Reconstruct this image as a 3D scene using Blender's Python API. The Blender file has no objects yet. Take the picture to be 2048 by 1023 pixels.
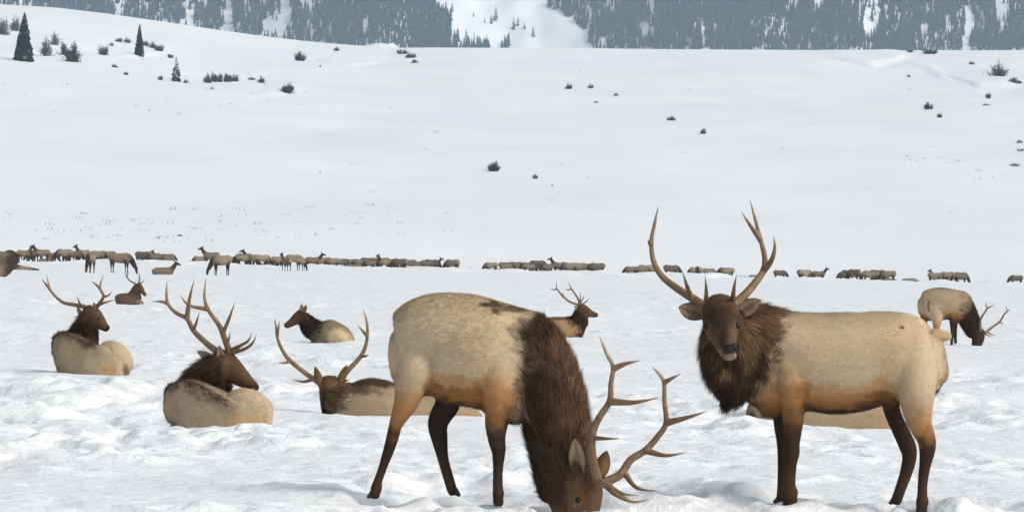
import bpy, bmesh, math, random
import numpy as np
from mathutils import Vector, Matrix
from mathutils.kdtree import KDTree

random.seed(7)
rng = np.random.default_rng(7)
scene = bpy.context.scene
COL = scene.collection

# ------------------------------------------------------------------ camera
F = 150.0 / 36.0 * 2048.0            # focal length in photo pixels
CAM_H = 1.72
ROLL = math.atan(50 / 2048)
PITCH = math.atan((525 - 511.5) / F)
CAM = np.array([0.0, 0.0, CAM_H])
fw = np.array([0, math.cos(PITCH), math.sin(PITCH)])
u0 = np.array([0, -math.sin(PITCH), math.cos(PITCH)])
r0 = np.array([1.0, 0, 0])
rt = r0 * math.cos(ROLL) + u0 * math.sin(ROLL)
up = -r0 * math.sin(ROLL) + u0 * math.cos(ROLL)
cam_data = bpy.data.cameras.new('camera')
cam_data.sensor_width = 36; cam_data.lens = 150
cam_data.clip_start = 0.5; cam_data.clip_end = 12000
cam = bpy.data.objects.new('camera', cam_data); COL.objects.link(cam)
cam.matrix_world = Matrix(((rt[0], up[0], -fw[0], CAM[0]), (rt[1], up[1], -fw[1], CAM[1]),
                           (rt[2], up[2], -fw[2], CAM[2]), (0, 0, 0, 1)))
scene.camera = cam

# ------------------------------------------------------------------ light
SUN_DIR = Vector((0.56, -0.36, 0.60)).normalized()      # towards the sun
world = bpy.data.worlds.new('World'); scene.world = world; world.use_nodes = True
wn = world.node_tree.nodes; wl = world.node_tree.links
bg = wn['Background']; bg.inputs['Strength'].default_value = 0.13
sky = wn.new('ShaderNodeTexSky'); sky.sky_type = 'NISHITA'; sky.sun_disc = False
sky.sun_elevation = math.asin(SUN_DIR.z); sky.sun_rotation = math.atan2(SUN_DIR.x, SUN_DIR.y)
sky.dust_density = 4.0; sky.air_density = 1.0; sky.ozone_density = 1.0
hs = wn.new('ShaderNodeHueSaturation'); hs.inputs['Saturation'].default_value = 0.42
wl.new(sky.outputs[0], hs.inputs['Color']); wl.new(hs.outputs[0], bg.inputs['Color'])
sun_d = bpy.data.lights.new('sun', 'SUN'); sun_d.energy = 1.5; sun_d.angle = math.radians(32)
sun_d.color = (1.0, 0.96, 0.9)
sun = bpy.data.objects.new('sun', sun_d); COL.objects.link(sun)
sun.rotation_euler = SUN_DIR.to_track_quat('Z', 'Y').to_euler()
vs = scene.view_settings
vs.view_transform = 'Standard'; vs.look = 'None'; vs.gamma = 1.0; vs.use_curve_mapping = False
vs.exposure = 0.0
scene.cycles.max_bounces = 6; scene.cycles.diffuse_bounces = 4
scene.cycles.volume_bounces = 1

# ------------------------------------------------------------------ helpers
def P(px, py, d):
    """photo pixel + forward distance -> world point (arrays ok)"""
    px = np.asarray(px, float); py = np.asarray(py, float); d = np.asarray(d, float)
    xc = (px - 1024) / F; yc = (511.5 - py) / F
    return CAM + d[..., None] * (fw + xc[..., None] * rt + yc[..., None] * up)

def proj(p):
    q = np.asarray(p) - CAM
    z = q @ fw
    return 1024 + F * (q @ rt) / z, 511.5 - F * (q @ up) / z

def smooth(a, b, x):
    t = np.clip((np.asarray(x, float) - a) / (b - a), 0, 1)
    return t * t * (3 - 2 * t)

def _h(ix, iy, iz, seed):
    n = (ix.astype(np.int64) * 374761393 + iy.astype(np.int64) * 668265263 + iz.astype(np.int64) * 2147483647 + seed * 1274126177) & 0xffffffff
    n = ((n ^ (n >> 13)) * 1274126177) & 0xffffffff
    n = n ^ (n >> 16)
    return (n & 0xffff) / 65535.0 * 2 - 1

def vnoise(x, y, z=None, seed=0):
    x = np.asarray(x, float); y = np.asarray(y, float)
    z = np.zeros_like(x) if z is None else np.asarray(z, float)
    ix = np.floor(x); iy = np.floor(y); iz = np.floor(z)
    fx = x - ix; fy = y - iy; fz = z - iz
    fx = fx * fx * fx * (fx * (fx * 6 - 15) + 10); fy = fy * fy * fy * (fy * (fy * 6 - 15) + 10); fz = fz * fz * (3 - 2 * fz)
    r = 0
    for dz in ((0,) if not np.any(fz) else (0, 1)):
        wz = (1 - fz) if dz == 0 else fz
        for dx in (0, 1):
            wx = (1 - fx) if dx == 0 else fx
            for dy in (0, 1):
                wy = (1 - fy) if dy == 0 else fy
                r = r + _h(ix + dx, iy + dy, iz + dz, seed) * wx * wy * wz
    return r

def fbm(x, y, oct=4, seed=0, gain=0.5):
    r = 0; a = 1.0
    c, s = math.cos(0.6), math.sin(0.6)
    for o in range(oct):
        r = r + a * vnoise(x, y, seed=seed + o * 17)
        x, y = (x * c - y * s) * 2.03, (x * s + y * c) * 2.03
        a *= gain
    return r

def mesh_np(name, verts, faces, cols=None, smooth_shade=True):
    verts = np.asarray(verts, np.float32); faces = np.asarray(faces, np.int32)
    me = bpy.data.meshes.new(name)
    n = faces.shape[1]
    me.vertices.add(len(verts)); me.vertices.foreach_set('co', verts.ravel())
    me.loops.add(faces.size); me.loops.foreach_set('vertex_index', faces.ravel())
    me.polygons.add(len(faces))
    me.polygons.foreach_set('loop_start', np.arange(0, faces.size, n, dtype=np.int32))
    if smooth_shade: me.polygons.foreach_set('use_smooth', np.ones(len(faces), bool))
    me.update(calc_edges=True)
    if cols is not None: set_col(me, cols)
    return me

def set_col(me, cols):
    at = me.color_attributes.new('Col', 'FLOAT_COLOR', 'POINT')
    c = np.ones((len(me.vertices), 4), np.float32); c[:, :3] = cols
    at.data.foreach_set('color', c.ravel())

def link(name, me, mat=None, parent=None, loc=None):
    o = bpy.data.objects.new(name, me); COL.objects.link(o)
    if mat is not None and me is not None and not me.materials: me.materials.append(mat)
    if parent is not None: o.parent = parent
    if loc is not None: o.location = loc
    return o

def tag(o, label, cat, group=None):
    o['label'] = label; o['category'] = cat
    if group: o['group'] = group
    return o

# ------------------------------------------------------------------ materials
def new_mat(name):
    m = bpy.data.materials.new(name); m.use_nodes = True
    return m, m.node_tree.nodes, m.node_tree.links, m.node_tree.nodes['Principled BSDF']

def attr_mat(name, rough=0.85, noise=0.25, scale=40, bump=0.0, spec=0.2, sheen=0.0):
    m, n, l, b = new_mat(name)
    a = n.new('ShaderNodeVertexColor'); a.layer_name = 'Col'
    tc = n.new('ShaderNodeTexCoord')
    t = n.new('ShaderNodeTexNoise'); t.inputs['Scale'].default_value = scale; t.inputs['Detail'].default_value = 4
    l.new(tc.outputs['Object'], t.inputs['Vector'])
    mr = n.new('ShaderNodeMapRange'); mr.inputs['From Min'].default_value = 0.25; mr.inputs['From Max'].default_value = 0.75
    mr.inputs['To Min'].default_value = 1 - noise; mr.inputs['To Max'].default_value = 1 + noise
    l.new(t.outputs['Fac'], mr.inputs['Value'])
    mx = n.new('ShaderNodeVectorMath'); mx.operation = 'SCALE'
    l.new(a.outputs['Color'], mx.inputs[0]); l.new(mr.outputs[0], mx.inputs['Scale'])
    l.new(mx.outputs[0], b.inputs['Base Color'])
    b.inputs['Roughness'].default_value = rough; b.inputs['Specular IOR Level'].default_value = spec
    if sheen: b.inputs['Sheen Weight'].default_value = sheen
    if bump:
        bm_ = n.new('ShaderNodeBump'); bm_.inputs['Strength'].default_value = bump; bm_.inputs['Distance'].default_value = 0.01
        l.new(t.outputs['Fac'], bm_.inputs['Height']); l.new(bm_.outputs[0], b.inputs['Normal'])
    return m

M_COAT = attr_mat('elk_coat', 0.9, 0.07, 30, 0.15, 0.1)
M_FUR = attr_mat('elk_fur', 0.85, 0.06, 14, 0, 0.12)
M_ANT = attr_mat('antler_bone', 0.55, 0.22, 60, 0.6, 0.35)
M_EAR = attr_mat('elk_ear', 0.9, 0.15, 60, 0.3, 0.1)
M_CON = attr_mat('conifer_needles', 0.85, 0.3, 2.0, 0, 0.1)
M_TWIG = attr_mat('bare_twigs', 0.9, 0.25, 3.0, 0, 0.1)
M_EYE, _, _, _b = new_mat('dark_eye'); _b.inputs['Base Color'].default_value = (0.008, 0.006, 0.005, 1); _b.inputs['Roughness'].default_value = 0.15; _b.inputs['Specular IOR Level'].default_value = 0.3
M_NOSE, _n, _l, _b = new_mat('wet_nose'); _b.inputs['Base Color'].default_value = (0.008, 0.008, 0.009, 1); _b.inputs['Roughness'].default_value = 0.5; _b.inputs['Specular IOR Level'].default_value = 0.3
M_HOOF, _n, _l, _b = new_mat('dark_hoof'); _b.inputs['Base Color'].default_value = (0.018, 0.013, 0.010, 1); _b.inputs['Roughness'].default_value = 0.5

def snow_mat(name, bump_scale, bump_dist, strength, scale2):
    m, n, l, b = new_mat(name)
    tc = n.new('ShaderNodeTexCoord')
    t1 = n.new('ShaderNodeTexNoise'); t1.inputs['Scale'].default_value = bump_scale; t1.inputs['Detail'].default_value = 6; t1.inputs['Roughness'].default_value = 0.6
    t2 = n.new('ShaderNodeTexNoise'); t2.inputs['Scale'].default_value = scale2; t2.inputs['Detail'].default_value = 3
    l.new(tc.outputs['Object'], t1.inputs['Vector']); l.new(tc.outputs['Object'], t2.inputs['Vector'])
    cr = n.new('ShaderNodeValToRGB')
    cr.color_ramp.elements[0].position = 0.3; cr.color_ramp.elements[0].color = (0.79, 0.82, 0.835, 1)
    cr.color_ramp.elements[1].position = 0.7; cr.color_ramp.elements[1].color = (0.845, 0.868, 0.868, 1)
    l.new(t2.outputs['Fac'], cr.inputs['Fac']); l.new(cr.outputs[0], b.inputs['Base Color'])
    bp = n.new('ShaderNodeBump'); bp.inputs['Strength'].default_value = strength; bp.inputs['Distance'].default_value = bump_dist
    l.new(t1.outputs['Fac'], bp.inputs['Height']); l.new(bp.outputs[0], b.inputs['Normal'])
    b.inputs['Roughness'].default_value = 0.75; b.inputs['Specular IOR Level'].default_value = 0.15
    return m
M_SNOW = snow_mat('trampled_snow', 5.5, 0.09, 0.7, 0.5)
M_HILL = snow_mat('hill_snow', 0.12, 0.5, 0.35, 0.03)
M_MTN = snow_mat('mountain_snow', 0.02, 2.0, 0.3, 0.01)

# ------------------------------------------------------------------ terrain heights
RIDGE_Y = 1200.0; FOOT_Y = 480.0
_rp = np.array([[-600, -18], [0, 9], [100, 15], [200, 27], [300, 41], [400, 56], [500, 70], [600, 82], [700, 91], [780, 95.5], [850, 95], [1000, 95.5], [1150, 96], [1300, 98], [1600, 100], [1800, 101], [2048, 100], [2700, 92]])

def ridge_z(x):
    px = 1024 + F * np.asarray(x, float) / RIDGE_Y
    py = np.interp(px, _rp[:, 0], _rp[:, 1])
    # undo the roll to first order through the exact projection
    return P(px, py, np.full_like(px, RIDGE_Y))[..., 2]

PRINTS = []              # hoof holes pressed into the snow
calm_spots = []          # (x, y, radius, height) flattened snow under the animals

# drift banks on the hill: polylines in photo pixels -> a real step in the slope
BANKS = []
def base_plain(y):
    return np.interp(y, [-100, 120, 200, 275, 390, 404, 412, 424, 440, 480, 600], [0, 0, 0.12, 0.38, 0.42, 0.65, 0.95, 0.55, 0.42, 0.45, 0.5])

def ground(x, y, fine=True):
    x = np.asarray(x, float); y = np.asarray(y, float)
    z = base_plain(y)
    # lumpy bank in front of the far herd
    bank = np.exp(-((y - 412) / 9.0) ** 2)
    z = z + bank * (0.30 * fbm(x / 9, y / 12, 3, 5) + 0.14 * fbm(x / 2.2, y / 3.0, 3, 6))
    t = np.clip((y - FOOT_Y) / (RIDGE_Y - FOOT_Y), 0, None)
    rz = ridge_z(x)
    s = np.where(t <= 1, 0.86 * t + 0.14 * t * t, 0)
    s = s * smooth(0, 0.10, t) + 0 
    back = np.where(t > 1, 1 - (t - 1) * 0.9 - 4.0 * np.clip(t - 1, 0, 0.06) ** 2, 0)
    hz = np.where(t <= 1, 0.5 + (rz - 0.5) * s, np.maximum(rz * back, 0))
    und = fbm(x / 70, y / 110, 4, 11) * 1.1 * smooth(0.03, 0.3, t) * smooth(1.0, 0.86, t)
    z = np.where(y > FOOT_Y, hz + und, z)
    for pts, hgt in BANKS:
        # signed step across the polyline y = f(x)
        fy = np.interp(x, pts[:, 0], pts[:, 1])
        side = smooth(pts[0, 0], pts[0, 0] + 0.25 * (pts[-1, 0] - pts[0, 0]), x) * (1 - smooth(pts[-1, 0] - 0.25 * (pts[-1, 0] - pts[0, 0]), pts[-1, 0], x))
        dd = y - fy
        z = z + hgt * side * (smooth(0, 14, dd) * np.exp(-np.clip(dd, 0, None) / 60)) - 0.45 * hgt * side * np.exp(-((dd + 6) / 10) ** 2)
    # trampled relief on the plain
    if fine:
        near = 1 - smooth(180, 420, y)
        amp = (0.22 + 0.90 * smooth(-0.3, 0.45, vnoise(x / 2.6, y / 5.0, seed=31)))
        lum = fbm(x / 0.85, y / 1.25, 4, 3, 0.52)
        pits = np.clip(vnoise(x / 0.34, y / 0.5, seed=77) - 0.25, 0, 1)
        r = (0.10 * lum * amp - 0.15 * pits * amp) * (1 - 0.45 * smooth(42, 90, y)) + 0.07 * fbm(x / 4.5, y / 6.5, 2, 9)
        big = 0.06 * vnoise(x / 14, y / 22, seed=21)
        far_roll = smooth(45, 120, y) * (0.05 * fbm(x / 6, y / 9, 3, 41))
        r = r * near + (big + far_roll) * near
        calm = np.zeros_like(x); ch = np.zeros_like(x)
        for cx, cy, rad, hh in calm_spots:
            d2 = ((x - cx) ** 2 + (y - cy) ** 2) / rad ** 2
            w = np.exp(-d2 * d2)
            calm = np.maximum(calm, w); ch = ch + hh * w
        for cx, cy in PRINTS:
            d2 = (x - cx) ** 2 + ((y - cy) * 0.8) ** 2
            ch = ch - 0.05 * np.exp(-d2 / 0.10 ** 2) + 0.035 * np.exp(-((np.sqrt(d2) - 0.24) / 0.09) ** 2)
        z = z + r * (1 - 0.5 * calm) + ch
    return z

def row_to_dist(px, py):
    """distance at which the smooth ground shows at this photo pixel"""
    d = np.concatenate([np.arange(15, 120, 0.1), np.arange(120, 470, 0.5)])
    p = P(np.full_like(d, px), np.full_like(d, py), d)
    g = base_plain(p[:, 1])
    i = np.argmax(p[:, 2] < g)
    return float(d[i])

def hill_hit(px, py):
    d = np.arange(470, 1260, 0.5)
    p = P(np.full_like(d, px), np.full_like(d, py), d)
    g = ground(p[:, 0], p[:, 1], False)
    h = np.nonzero(p[:, 2] < g)[0]
    i = h[0] if len(h) else int(np.argmin(p[:, 2] - g))
    q = p[i].copy(); q[2] = g[i]
    return q, float(d[i])

for pix, hgt in (([(1660, 118), (1700, 126), (1745, 135), (1790, 124), (1830, 111)], 0.75),
                 ([(1800, 126), (1850, 140), (1885, 152), (1915, 170), (1960, 180), (2010, 176), (2060, 166)], 0.75),
                 ([(630, 128), (690, 133), (740, 130), (775, 122)], 0.45),
                 ([(-40, 108), (30, 112), (110, 104), (190, 100)], 0.5),
                 ([(215, 118), (260, 116), (310, 112), (345, 108)], 0.4),
                 ([(500, 196), (550, 192), (600, 186)], 0.4)):
    q = np.array([hill_hit(a, b)[0][:2] for a, b in pix])
    q = q[np.argsort(q[:, 0])]
    BANKS.append((q, hgt))

# ------------------------------------------------------------------ where the near animals stand (photo pixel of the ground contact)
ANCHOR = dict(graze=(870, 1000), stand=(1690, 1013), rear_l=(185, 748), rear_r=(440, 857), behind=(790, 836),
              cow=(650, 686), farbull=(262, 608), mid=(1140, 676), right=(1905, 688), hidden=(1640, 858), edge=(12, 553))
ADIST = {k: row_to_dist(*v) for k, v in ANCHOR.items()}
for k, rad, hh, off in (('rear_l', 0.9, 0.0, 0.3), ('rear_r', 0.9, 0.0, 0.3), ('behind', 1.1, 0.0, 0.3), ('cow', 0.9, 0, 0.2), ('farbull', 0.9, 0, 0.2),
                   ('mid', 0.9, 0, 0.2), ('right', 1.2, 0, 0), ('hidden', 1.0, 0, 0.3), ('edge', 2.0, 0, 0)):
    q = P(ANCHOR[k][0], ANCHOR[k][1], ADIST[k]); calm_spots.append((q[0], q[1] + off, rad, hh))

for k, px, py, d in (('graze', 748, 993, -0.08), ('graze', 908, 989, 0.1), ('graze', 997, 1008, -0.3), ('stand', 1578, 1006, 0.05), ('stand', 1560, 1001, 0.2), ('stand', 1843, 1024, -0.3), ('stand', 1791, 1004, 0.1)):
    q = P(px, py, ADIST[k] + d); PRINTS.append((q[0], q[1]))
_pr = np.random.default_rng(3)
for _ in range(70):                      # wandering tracks in the near snow
    y_ = _pr.uniform(26.5, 44); PRINTS.append((_pr.uniform(-0.125, 0.125) * y_, y_))

# ------------------------------------------------------------------ snow plain, hill, mountain
def grid_mesh(name, us, ys, mat, fine, zf=ground, xoff=10.0):
    U, Y = np.meshgrid(us, ys)
    X = U * (np.maximum(Y, 0) + xoff)
    Z = zf(X, Y, fine)
    v = np.stack([X, Y, Z], -1).reshape(-1, 3)
    nr, nc = U.shape
    i = (np.arange(nr - 1)[:, None] * nc + np.arange(nc - 1)[None, :]).ravel()
    f = np.stack([i, i + 1, i + nc + 1, i + nc], -1)
    return mesh_np(name, v, f)

us = np.concatenate([-np.geomspace(2.0, 0.14, 26), np.linspace(-0.132, 0.132, 300), np.geomspace(0.14, 2.0, 26)])
ys = np.concatenate([np.arange(-45, 4, 4.0), np.arange(4, 24, 0.4), np.arange(24, 42, 0.045), np.arange(42, 75, 0.11),
                     np.arange(75, 150, 0.4), np.arange(150, 400, 1.8), np.arange(400, 430, 0.6), np.arange(430, 481, 2.5)])
ys[-1] = FOOT_Y
plain = link('snow_plain', grid_mesh('snow_plain', us, ys, M_SNOW, True), M_SNOW); plain['kind'] = 'structure'
hys = np.concatenate([np.arange(FOOT_Y, 1000, 4.0), np.arange(1000, RIDGE_Y, 2.0), [RIDGE_Y], RIDGE_Y + np.array([4, 12, 30, 70, 150, 300, 600, 1000])])
hill = link('snow_hill', grid_mesh('snow_hill', us, hys, M_HILL, False), M_HILL); hill['kind'] = 'structure'

MB = 3600.0
def mountain_z(x, y, fine=False):
    z = np.maximum(y - MB, 0) * 0.45
    g = smooth(MB, MB + 250, y)
    z = z + g * (22 * fbm(x / 160, y / 420, 3, 51) + 7 * fbm(x / 45, y / 160, 3, 61))
    # the open avalanche run is a shallow gully between two wooded spurs
    z = z + g * (14 * np.exp(-((x + 150) / 130) ** 2) + 20 * smooth(40, 170, x))
    return np.where(y < MB - 400, -6, z) 
mus = np.concatenate([-np.geomspace(0.55, 0.165, 12), np.linspace(-0.16, 0.16, 200), np.geomspace(0.165, 0.55, 12)])
mys = np.concatenate([np.arange(2200, MB, 100), np.arange(MB, 3900, 20), np.arange(3900, 4500, 6), np.arange(4500, 5300, 40)])
mtn = link('snow_mountain', grid_mesh('snow_mountain', mus, mys, M_MTN, False, mountain_z), M_MTN); mtn['kind'] = 'structure'

# ------------------------------------------------------------------ conifers
def conifer_template(tiers=5, seg=7, seed=0):
    r = np.random.default_rng(seed); V = []; Fc = []
    for k in range(tiers):
        z0 = 0.06 + 0.90 * (k / tiers) * 0.92; z1 = min(1.0, z0 + 0.36 - 0.02 * k)
        rad = (0.5 * (1 - k / tiers) ** 0.85 + 0.04)
        b = len(V); V.append((r.normal(0, 0.01), r.normal(0, 0.01), z1))
        ph = r.uniform(0, 6)
        for j in range(seg):
            rr = rad * r.uniform(0.62, 1.15); a = ph + j * 2 * math.pi / seg
            V.append((rr * math.cos(a), rr * math.sin(a), z0 + r.uniform(-0.03, 0.04)))
        for j in range(seg): Fc.append((b, b + 1 + j, b + 1 + (j + 1) % seg))
    return np.array(V), np.array(Fc)
TPL = [conifer_template(5, 7, s) for s in range(4)]

def clearing_mask(px, py):
    """1 where the mountain shows open snow"""
    left = np.interp(py, [-60, 0, 30, 60, 95, 140], [800, 868, 893, 908, 922, 940])
    right = np.interp(py, [-60, 0, 30, 60, 95, 140], [1040, 1085, 1135, 1170, 1192, 1215])
    jit = 10 * vnoise(px / 14, py / 10, seed=3)
    m = (px > left + jit) & (px < right + jit)
    # thin diagonal snow strip to the right of the run
    c = np.interp(py, [-60, 0, 30, 60, 95, 140], [1095, 1150, 1195, 1235, 1285, 1330])
    m |= (np.abs(px - c + 8 * vnoise(px / 9, py / 9, seed=8)) < 11 + 10 * vnoise(px / 30, py / 20, seed=4)) 
    # pockets of snow between the trees
    n1 = vnoise(px / 26, py / 55, seed=12) + 0.5 * vnoise(px / 9, py / 30, seed=13)
    thr = 0.72 - 0.26 * np.exp(-((px - 560) / 160) ** 2) - 0.25 * np.exp(-((px - 1730) / 110) ** 2) * (py < 75) - 0.12 * np.exp(-((px - 1930) / 90) ** 2)
    m |= (n1 + 0.30 * np.random.default_rng(1).uniform(-1, 1, px.shape) > thr)
    for cx, w, y0, y1 in ((376, 9, -40, 60), (455, 11, -40, 75), (1935, 8, 10, 110), (1405, 6, 40, 90)):
        m |= (np.abs(px - cx - 5 * vnoise(py / 15, py / 15, seed=cx)) < w * (1 + 0.5 * vnoise(px / 5, py / 12, seed=2))) & (py > y0) & (py < y1)
    return m

def build_forest():
    n = 40000
    y = rng.uniform(3960, 4360, n); x = rng.uniform(-0.145, 0.145, n) * y
    z = mountain_z(x, y)
    px, py = proj(np.stack([x, y, z], -1))
    # thickets in the lower part of the open run
    keep = ~clearing_mask(px, py - 4) & (py > -60)
    low = (py > 92) & (px > 915) & (px < 1045) & (vnoise(px / 22, py / 30, seed=19) > -0.1)
    keep |= low
    x, y, z = x[keep], y[keep], z[keep]
    n = len(x)
    hgt = rng.uniform(8, 17, n) * (0.85 + 0.25 * vnoise(x / 40, y / 60, seed=90)); wid = hgt * rng.uniform(0.24, 0.36, n)
    rot = rng.uniform(0, 6.28, n); k = rng.integers(0, 4, n)
    br = rng.uniform(0.75, 1.25, n)
    Vs, Fs, Cs = [], [], []; off = 0
    for t in range(4):
        s = np.nonzero(k == t)[0]; V, Fc = TPL[t]
        c, sn = np.cos(rot[s])[:, None], np.sin(rot[s])[:, None]
        vx = (V[:, 0] * c - V[:, 1] * sn) * wid[s][:, None] + x[s][:, None]
        vy = (V[:, 0] * sn + V[:, 1] * c) * wid[s][:, None] + y[s][:, None]
        vz = V[:, 2] * hgt[s][:, None] + z[s][:, None]
        Vs.append(np.stack([vx, vy, vz], -1).reshape(-1, 3))
        Fs.append((Fc[None] + (off + np.arange(len(s)) * len(V))[:, None, None]).reshape(-1, 3))
        Cs.append((np.array([0.011, 0.025, 0.030])[None, None] * br[s][:, None, None] * np.ones((1, len(V), 1))).reshape(-1, 3))
        off += len(s) * len(V)
    me = mesh_np('forest', np.concatenate(Vs), np.concatenate(Fs), np.concatenate(Cs), False)
    o = link('conifer_forest', me, M_CON); o['kind'] = 'stuff'
    tag(o, 'dark blue-green conifer forest covering the far mountainside', 'forest')
build_forest()

def spruce(name, base, h, w, label, cat, group=None, dens=900, seed=0):
    """trunk with drooping whorled branches carrying many needle sprays"""
    r = np.random.default_rng(seed)
    root = link(name, None, loc=base); tag(root, label, cat, group)
    tv, tf = tube([(0, 0, -0.3), (0, 0, h * 0.5), (0, 0, h * 0.97)], [h * 0.018, h * 0.011, h * 0.003], 6)
    link('trunk', mesh_np('trunk', tv, tf, np.tile([0.045, 0.03, 0.022], (len(tv), 1))), M_TWIG, root)
    V, Fc, C = [], [], []
    for i in range(dens):
        t = r.uniform(0.0, 1) ** 1.25
        z = h * (0.04 + 0.95 * t); R = w * 0.5 * (1 - t) ** 0.72 * r.uniform(0.5, 1.15) + 0.05 * w * (1 - t) + 0.02 * w
        a = r.uniform(0, 2 * math.pi); ca, sa = math.cos(a), math.sin(a)
        r0_ = R * r.uniform(0.0, 0.5); droop = R * r.uniform(0.1, 0.6)
        wd = R * r.uniform(0.16, 0.34) + 0.01 * w
        p0 = np.array([r0_ * ca, r0_ * sa, z + 0.2 * droop]); p2 = np.array([R * ca, R * sa, z - droop])
        pm = (p0 + p2) / 2 + np.array([0, 0, 0.12 * R]); sd = np.array([-sa, ca, 0]) * wd
        b = len(V); V += [p0, pm + sd, p2, pm - sd, pm - np.array([0, 0, wd * 1.1])]
        Fc += [(b, b + 1, b + 2), (b, b + 2, b + 3), (b, b + 4, b + 2)]
        c = np.array([0.020, 0.030, 0.026]) * r.uniform(0.6, 1.4)
        if r.uniform() < 0.07: c = np.array([0.5, 0.52, 0.55])
        C += [c] * 5
    link('crown', mesh_np('crown', np.array(V), np.array(Fc), np.array(C), False), M_CON, root)
    return root

# ------------------------------------------------------------------ tubes
def catmull(pts, sub):
    pts = np.asarray(pts, float)
    if len(pts) < 3: 
        t = np.linspace(0, 1, sub + 1)[:, None]
        return np.concatenate([pts[i] * (1 - t[:-1]) + pts[i + 1] * t[:-1] for i in range(len(pts) - 1)] + [pts[-1:]])
    q = np.concatenate([[2 * pts[0] - pts[1]], pts, [2 * pts[-1] - pts[-2]]])
    out = []
    for i in range(1, len(q) - 2):
        for s in range(sub):
            t = s / sub
            out.append(0.5 * (2 * q[i] + (q[i + 1] - q[i - 1]) * t + (2 * q[i - 1] - 5 * q[i] + 4 * q[i + 1] - q[i + 2]) * t * t + (3 * q[i] - q[i - 1] - 3 * q[i + 1] + q[i + 2]) * t ** 3))
    out.append(pts[-1])
    return np.array(out)

def tube(pts, radii, ring=6, sub=1):
    """closed round tube (quads, ends pinched) through pts"""
    A = np.concatenate([np.asarray(pts, float), np.asarray(radii, float)[:, None]], 1)
    A = catmull(A, sub) if sub > 1 else A
    p, r = A[:, :3], np.maximum(A[:, 3], 1e-4)
    T = np.gradient(p, axis=0); T /= np.linalg.norm(T, axis=1)[:, None] + 1e-9
    h = np.array([0.31, 0.9, 0.2]); 
    Vd = h - (T @ h)[:, None] * T; Vd /= np.linalg.norm(Vd, axis=1)[:, None] + 1e-9
    Ud = np.cross(Vd, T)
    a = np.arange(ring) * 2 * math.pi / ring
    P_ = np.concatenate([p[:1], p, p[-1:]]); R_ = np.concatenate([[1e-4], r, [1e-4]])
    U_ = np.concatenate([Ud[:1], Ud, Ud[-1:]]); V_ = np.concatenate([Vd[:1], Vd, Vd[-1:]])
    v = P_[:, None] + R_[:, None, None] * (np.cos(a)[None, :, None] * U_[:, None] + np.sin(a)[None, :, None] * V_[:, None])
    n = len(P_)
    i = (np.arange(n - 1)[:, None] * ring + np.arange(ring)[None]); j = (np.arange(n - 1)[:, None] * ring + (np.arange(ring)[None] + 1) % ring)
    f = np.stack([i, j, j + ring, i + ring], -1).reshape(-1, 4)
    return v.reshape(-1, 3), f

# ------------------------------------------------------------------ elk
TAN = np.array([0.525, 0.415, 0.275]); TAN_TOP = np.array([0.40, 0.315, 0.20]); ORANGE = np.array([0.40, 0.175, 0.05])
DARK = np.array([0.030, 0.018, 0.012]); MANE = np.array([0.045, 0.026, 0.015]); MANE_W = np.array([0.108, 0.062, 0.033])
HEADC = np.array([0.092, 0.054, 0.030]); RUMP = np.array([0.60, 0.46, 0.29]); TANB = np.array([0.33, 0.25, 0.165])

def mix(a, b, w):
    return a * (1 - w[..., None]) + b * w[..., None]

def coat(kind, t, u, o):
    """coat colour, fur length (m) along a limb or trunk; t from root to end, u = +1 on the upper side"""
    c = np.ones(t.shape + (3,)); L = np.full(t.shape, 0.022)
    if kind == 'trunk':
        c = c * np.asarray(o.get('tan', TAN))
        c = mix(c, TAN_TOP if 'tan' not in o else np.asarray(o['tan']) * 0.8, smooth(0.55, 1.0, u))
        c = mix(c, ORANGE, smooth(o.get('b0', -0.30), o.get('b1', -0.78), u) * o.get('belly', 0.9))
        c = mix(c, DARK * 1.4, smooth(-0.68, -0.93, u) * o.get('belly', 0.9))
        c = mix(c, RUMP, smooth(0.12, 0.0, t) * 0.6)
        L = L + 0.012 * smooth(-0.6, -1, u)
        if 'stripe' in o:
            w = smooth(0.925, 0.985, u) * smooth(o['stripe'], o['stripe'] + 0.18, t)
            c = mix(c, MANE * 1.5, w * 0.9); L = L * (1 - w) + 0.06 * w
    elif kind == 'neck':
        c = c * MANE
        c = mix(c, MANE_W, smooth(o.get('w0', -0.2), o.get('w1', 0.9), u) * 0.9)
        c = mix(c, DARK, smooth(0.55, 0.9, t) * o.get('headdark', 0.35))
        c = mix(c, TAN, smooth(o.get('tanend', 0.14), 0.0, t))
        L = np.full(t.shape, 0.085) * (1 - 0.5 * smooth(0.8, 1, t))
    elif kind == 'head':
        c = c * np.asarray(o.get('head', HEADC))
        c = mix(c, HEADC * 1.35, smooth(0.1, 0.4, t) * smooth(0.9, 0.6, t) * 0.6)
        c = mix(c, DARK * 0.8, smooth(o.get('m0', 0.80), 0.97, t))
        L = np.full(t.shape, 0.014)
    elif kind == 'leg':
        a = o.get('t0', 0.22); b = o.get('t1', 0.42)
        c = c * TAN
        c = mix(c, ORANGE * 0.8 + TAN * 0.12, smooth(a * 0.55, a * 1.1, t)); c = mix(c, DARK * 1.35, smooth(a, b, t))
        c = mix(c, np.array([0.09, 0.05, 0.026]), smooth(0.60, 0.75, t) * smooth(1.0, 0.8, t) * 0.45)
        L = np.full(t.shape, 0.013)
    elif kind == 'flat':
        c = c * np.asarray(o['col']); L = np.full(t.shape, o.get('L', 0.018))
    if 'mul' in o: c = c * o['mul']
    return c, L

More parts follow.
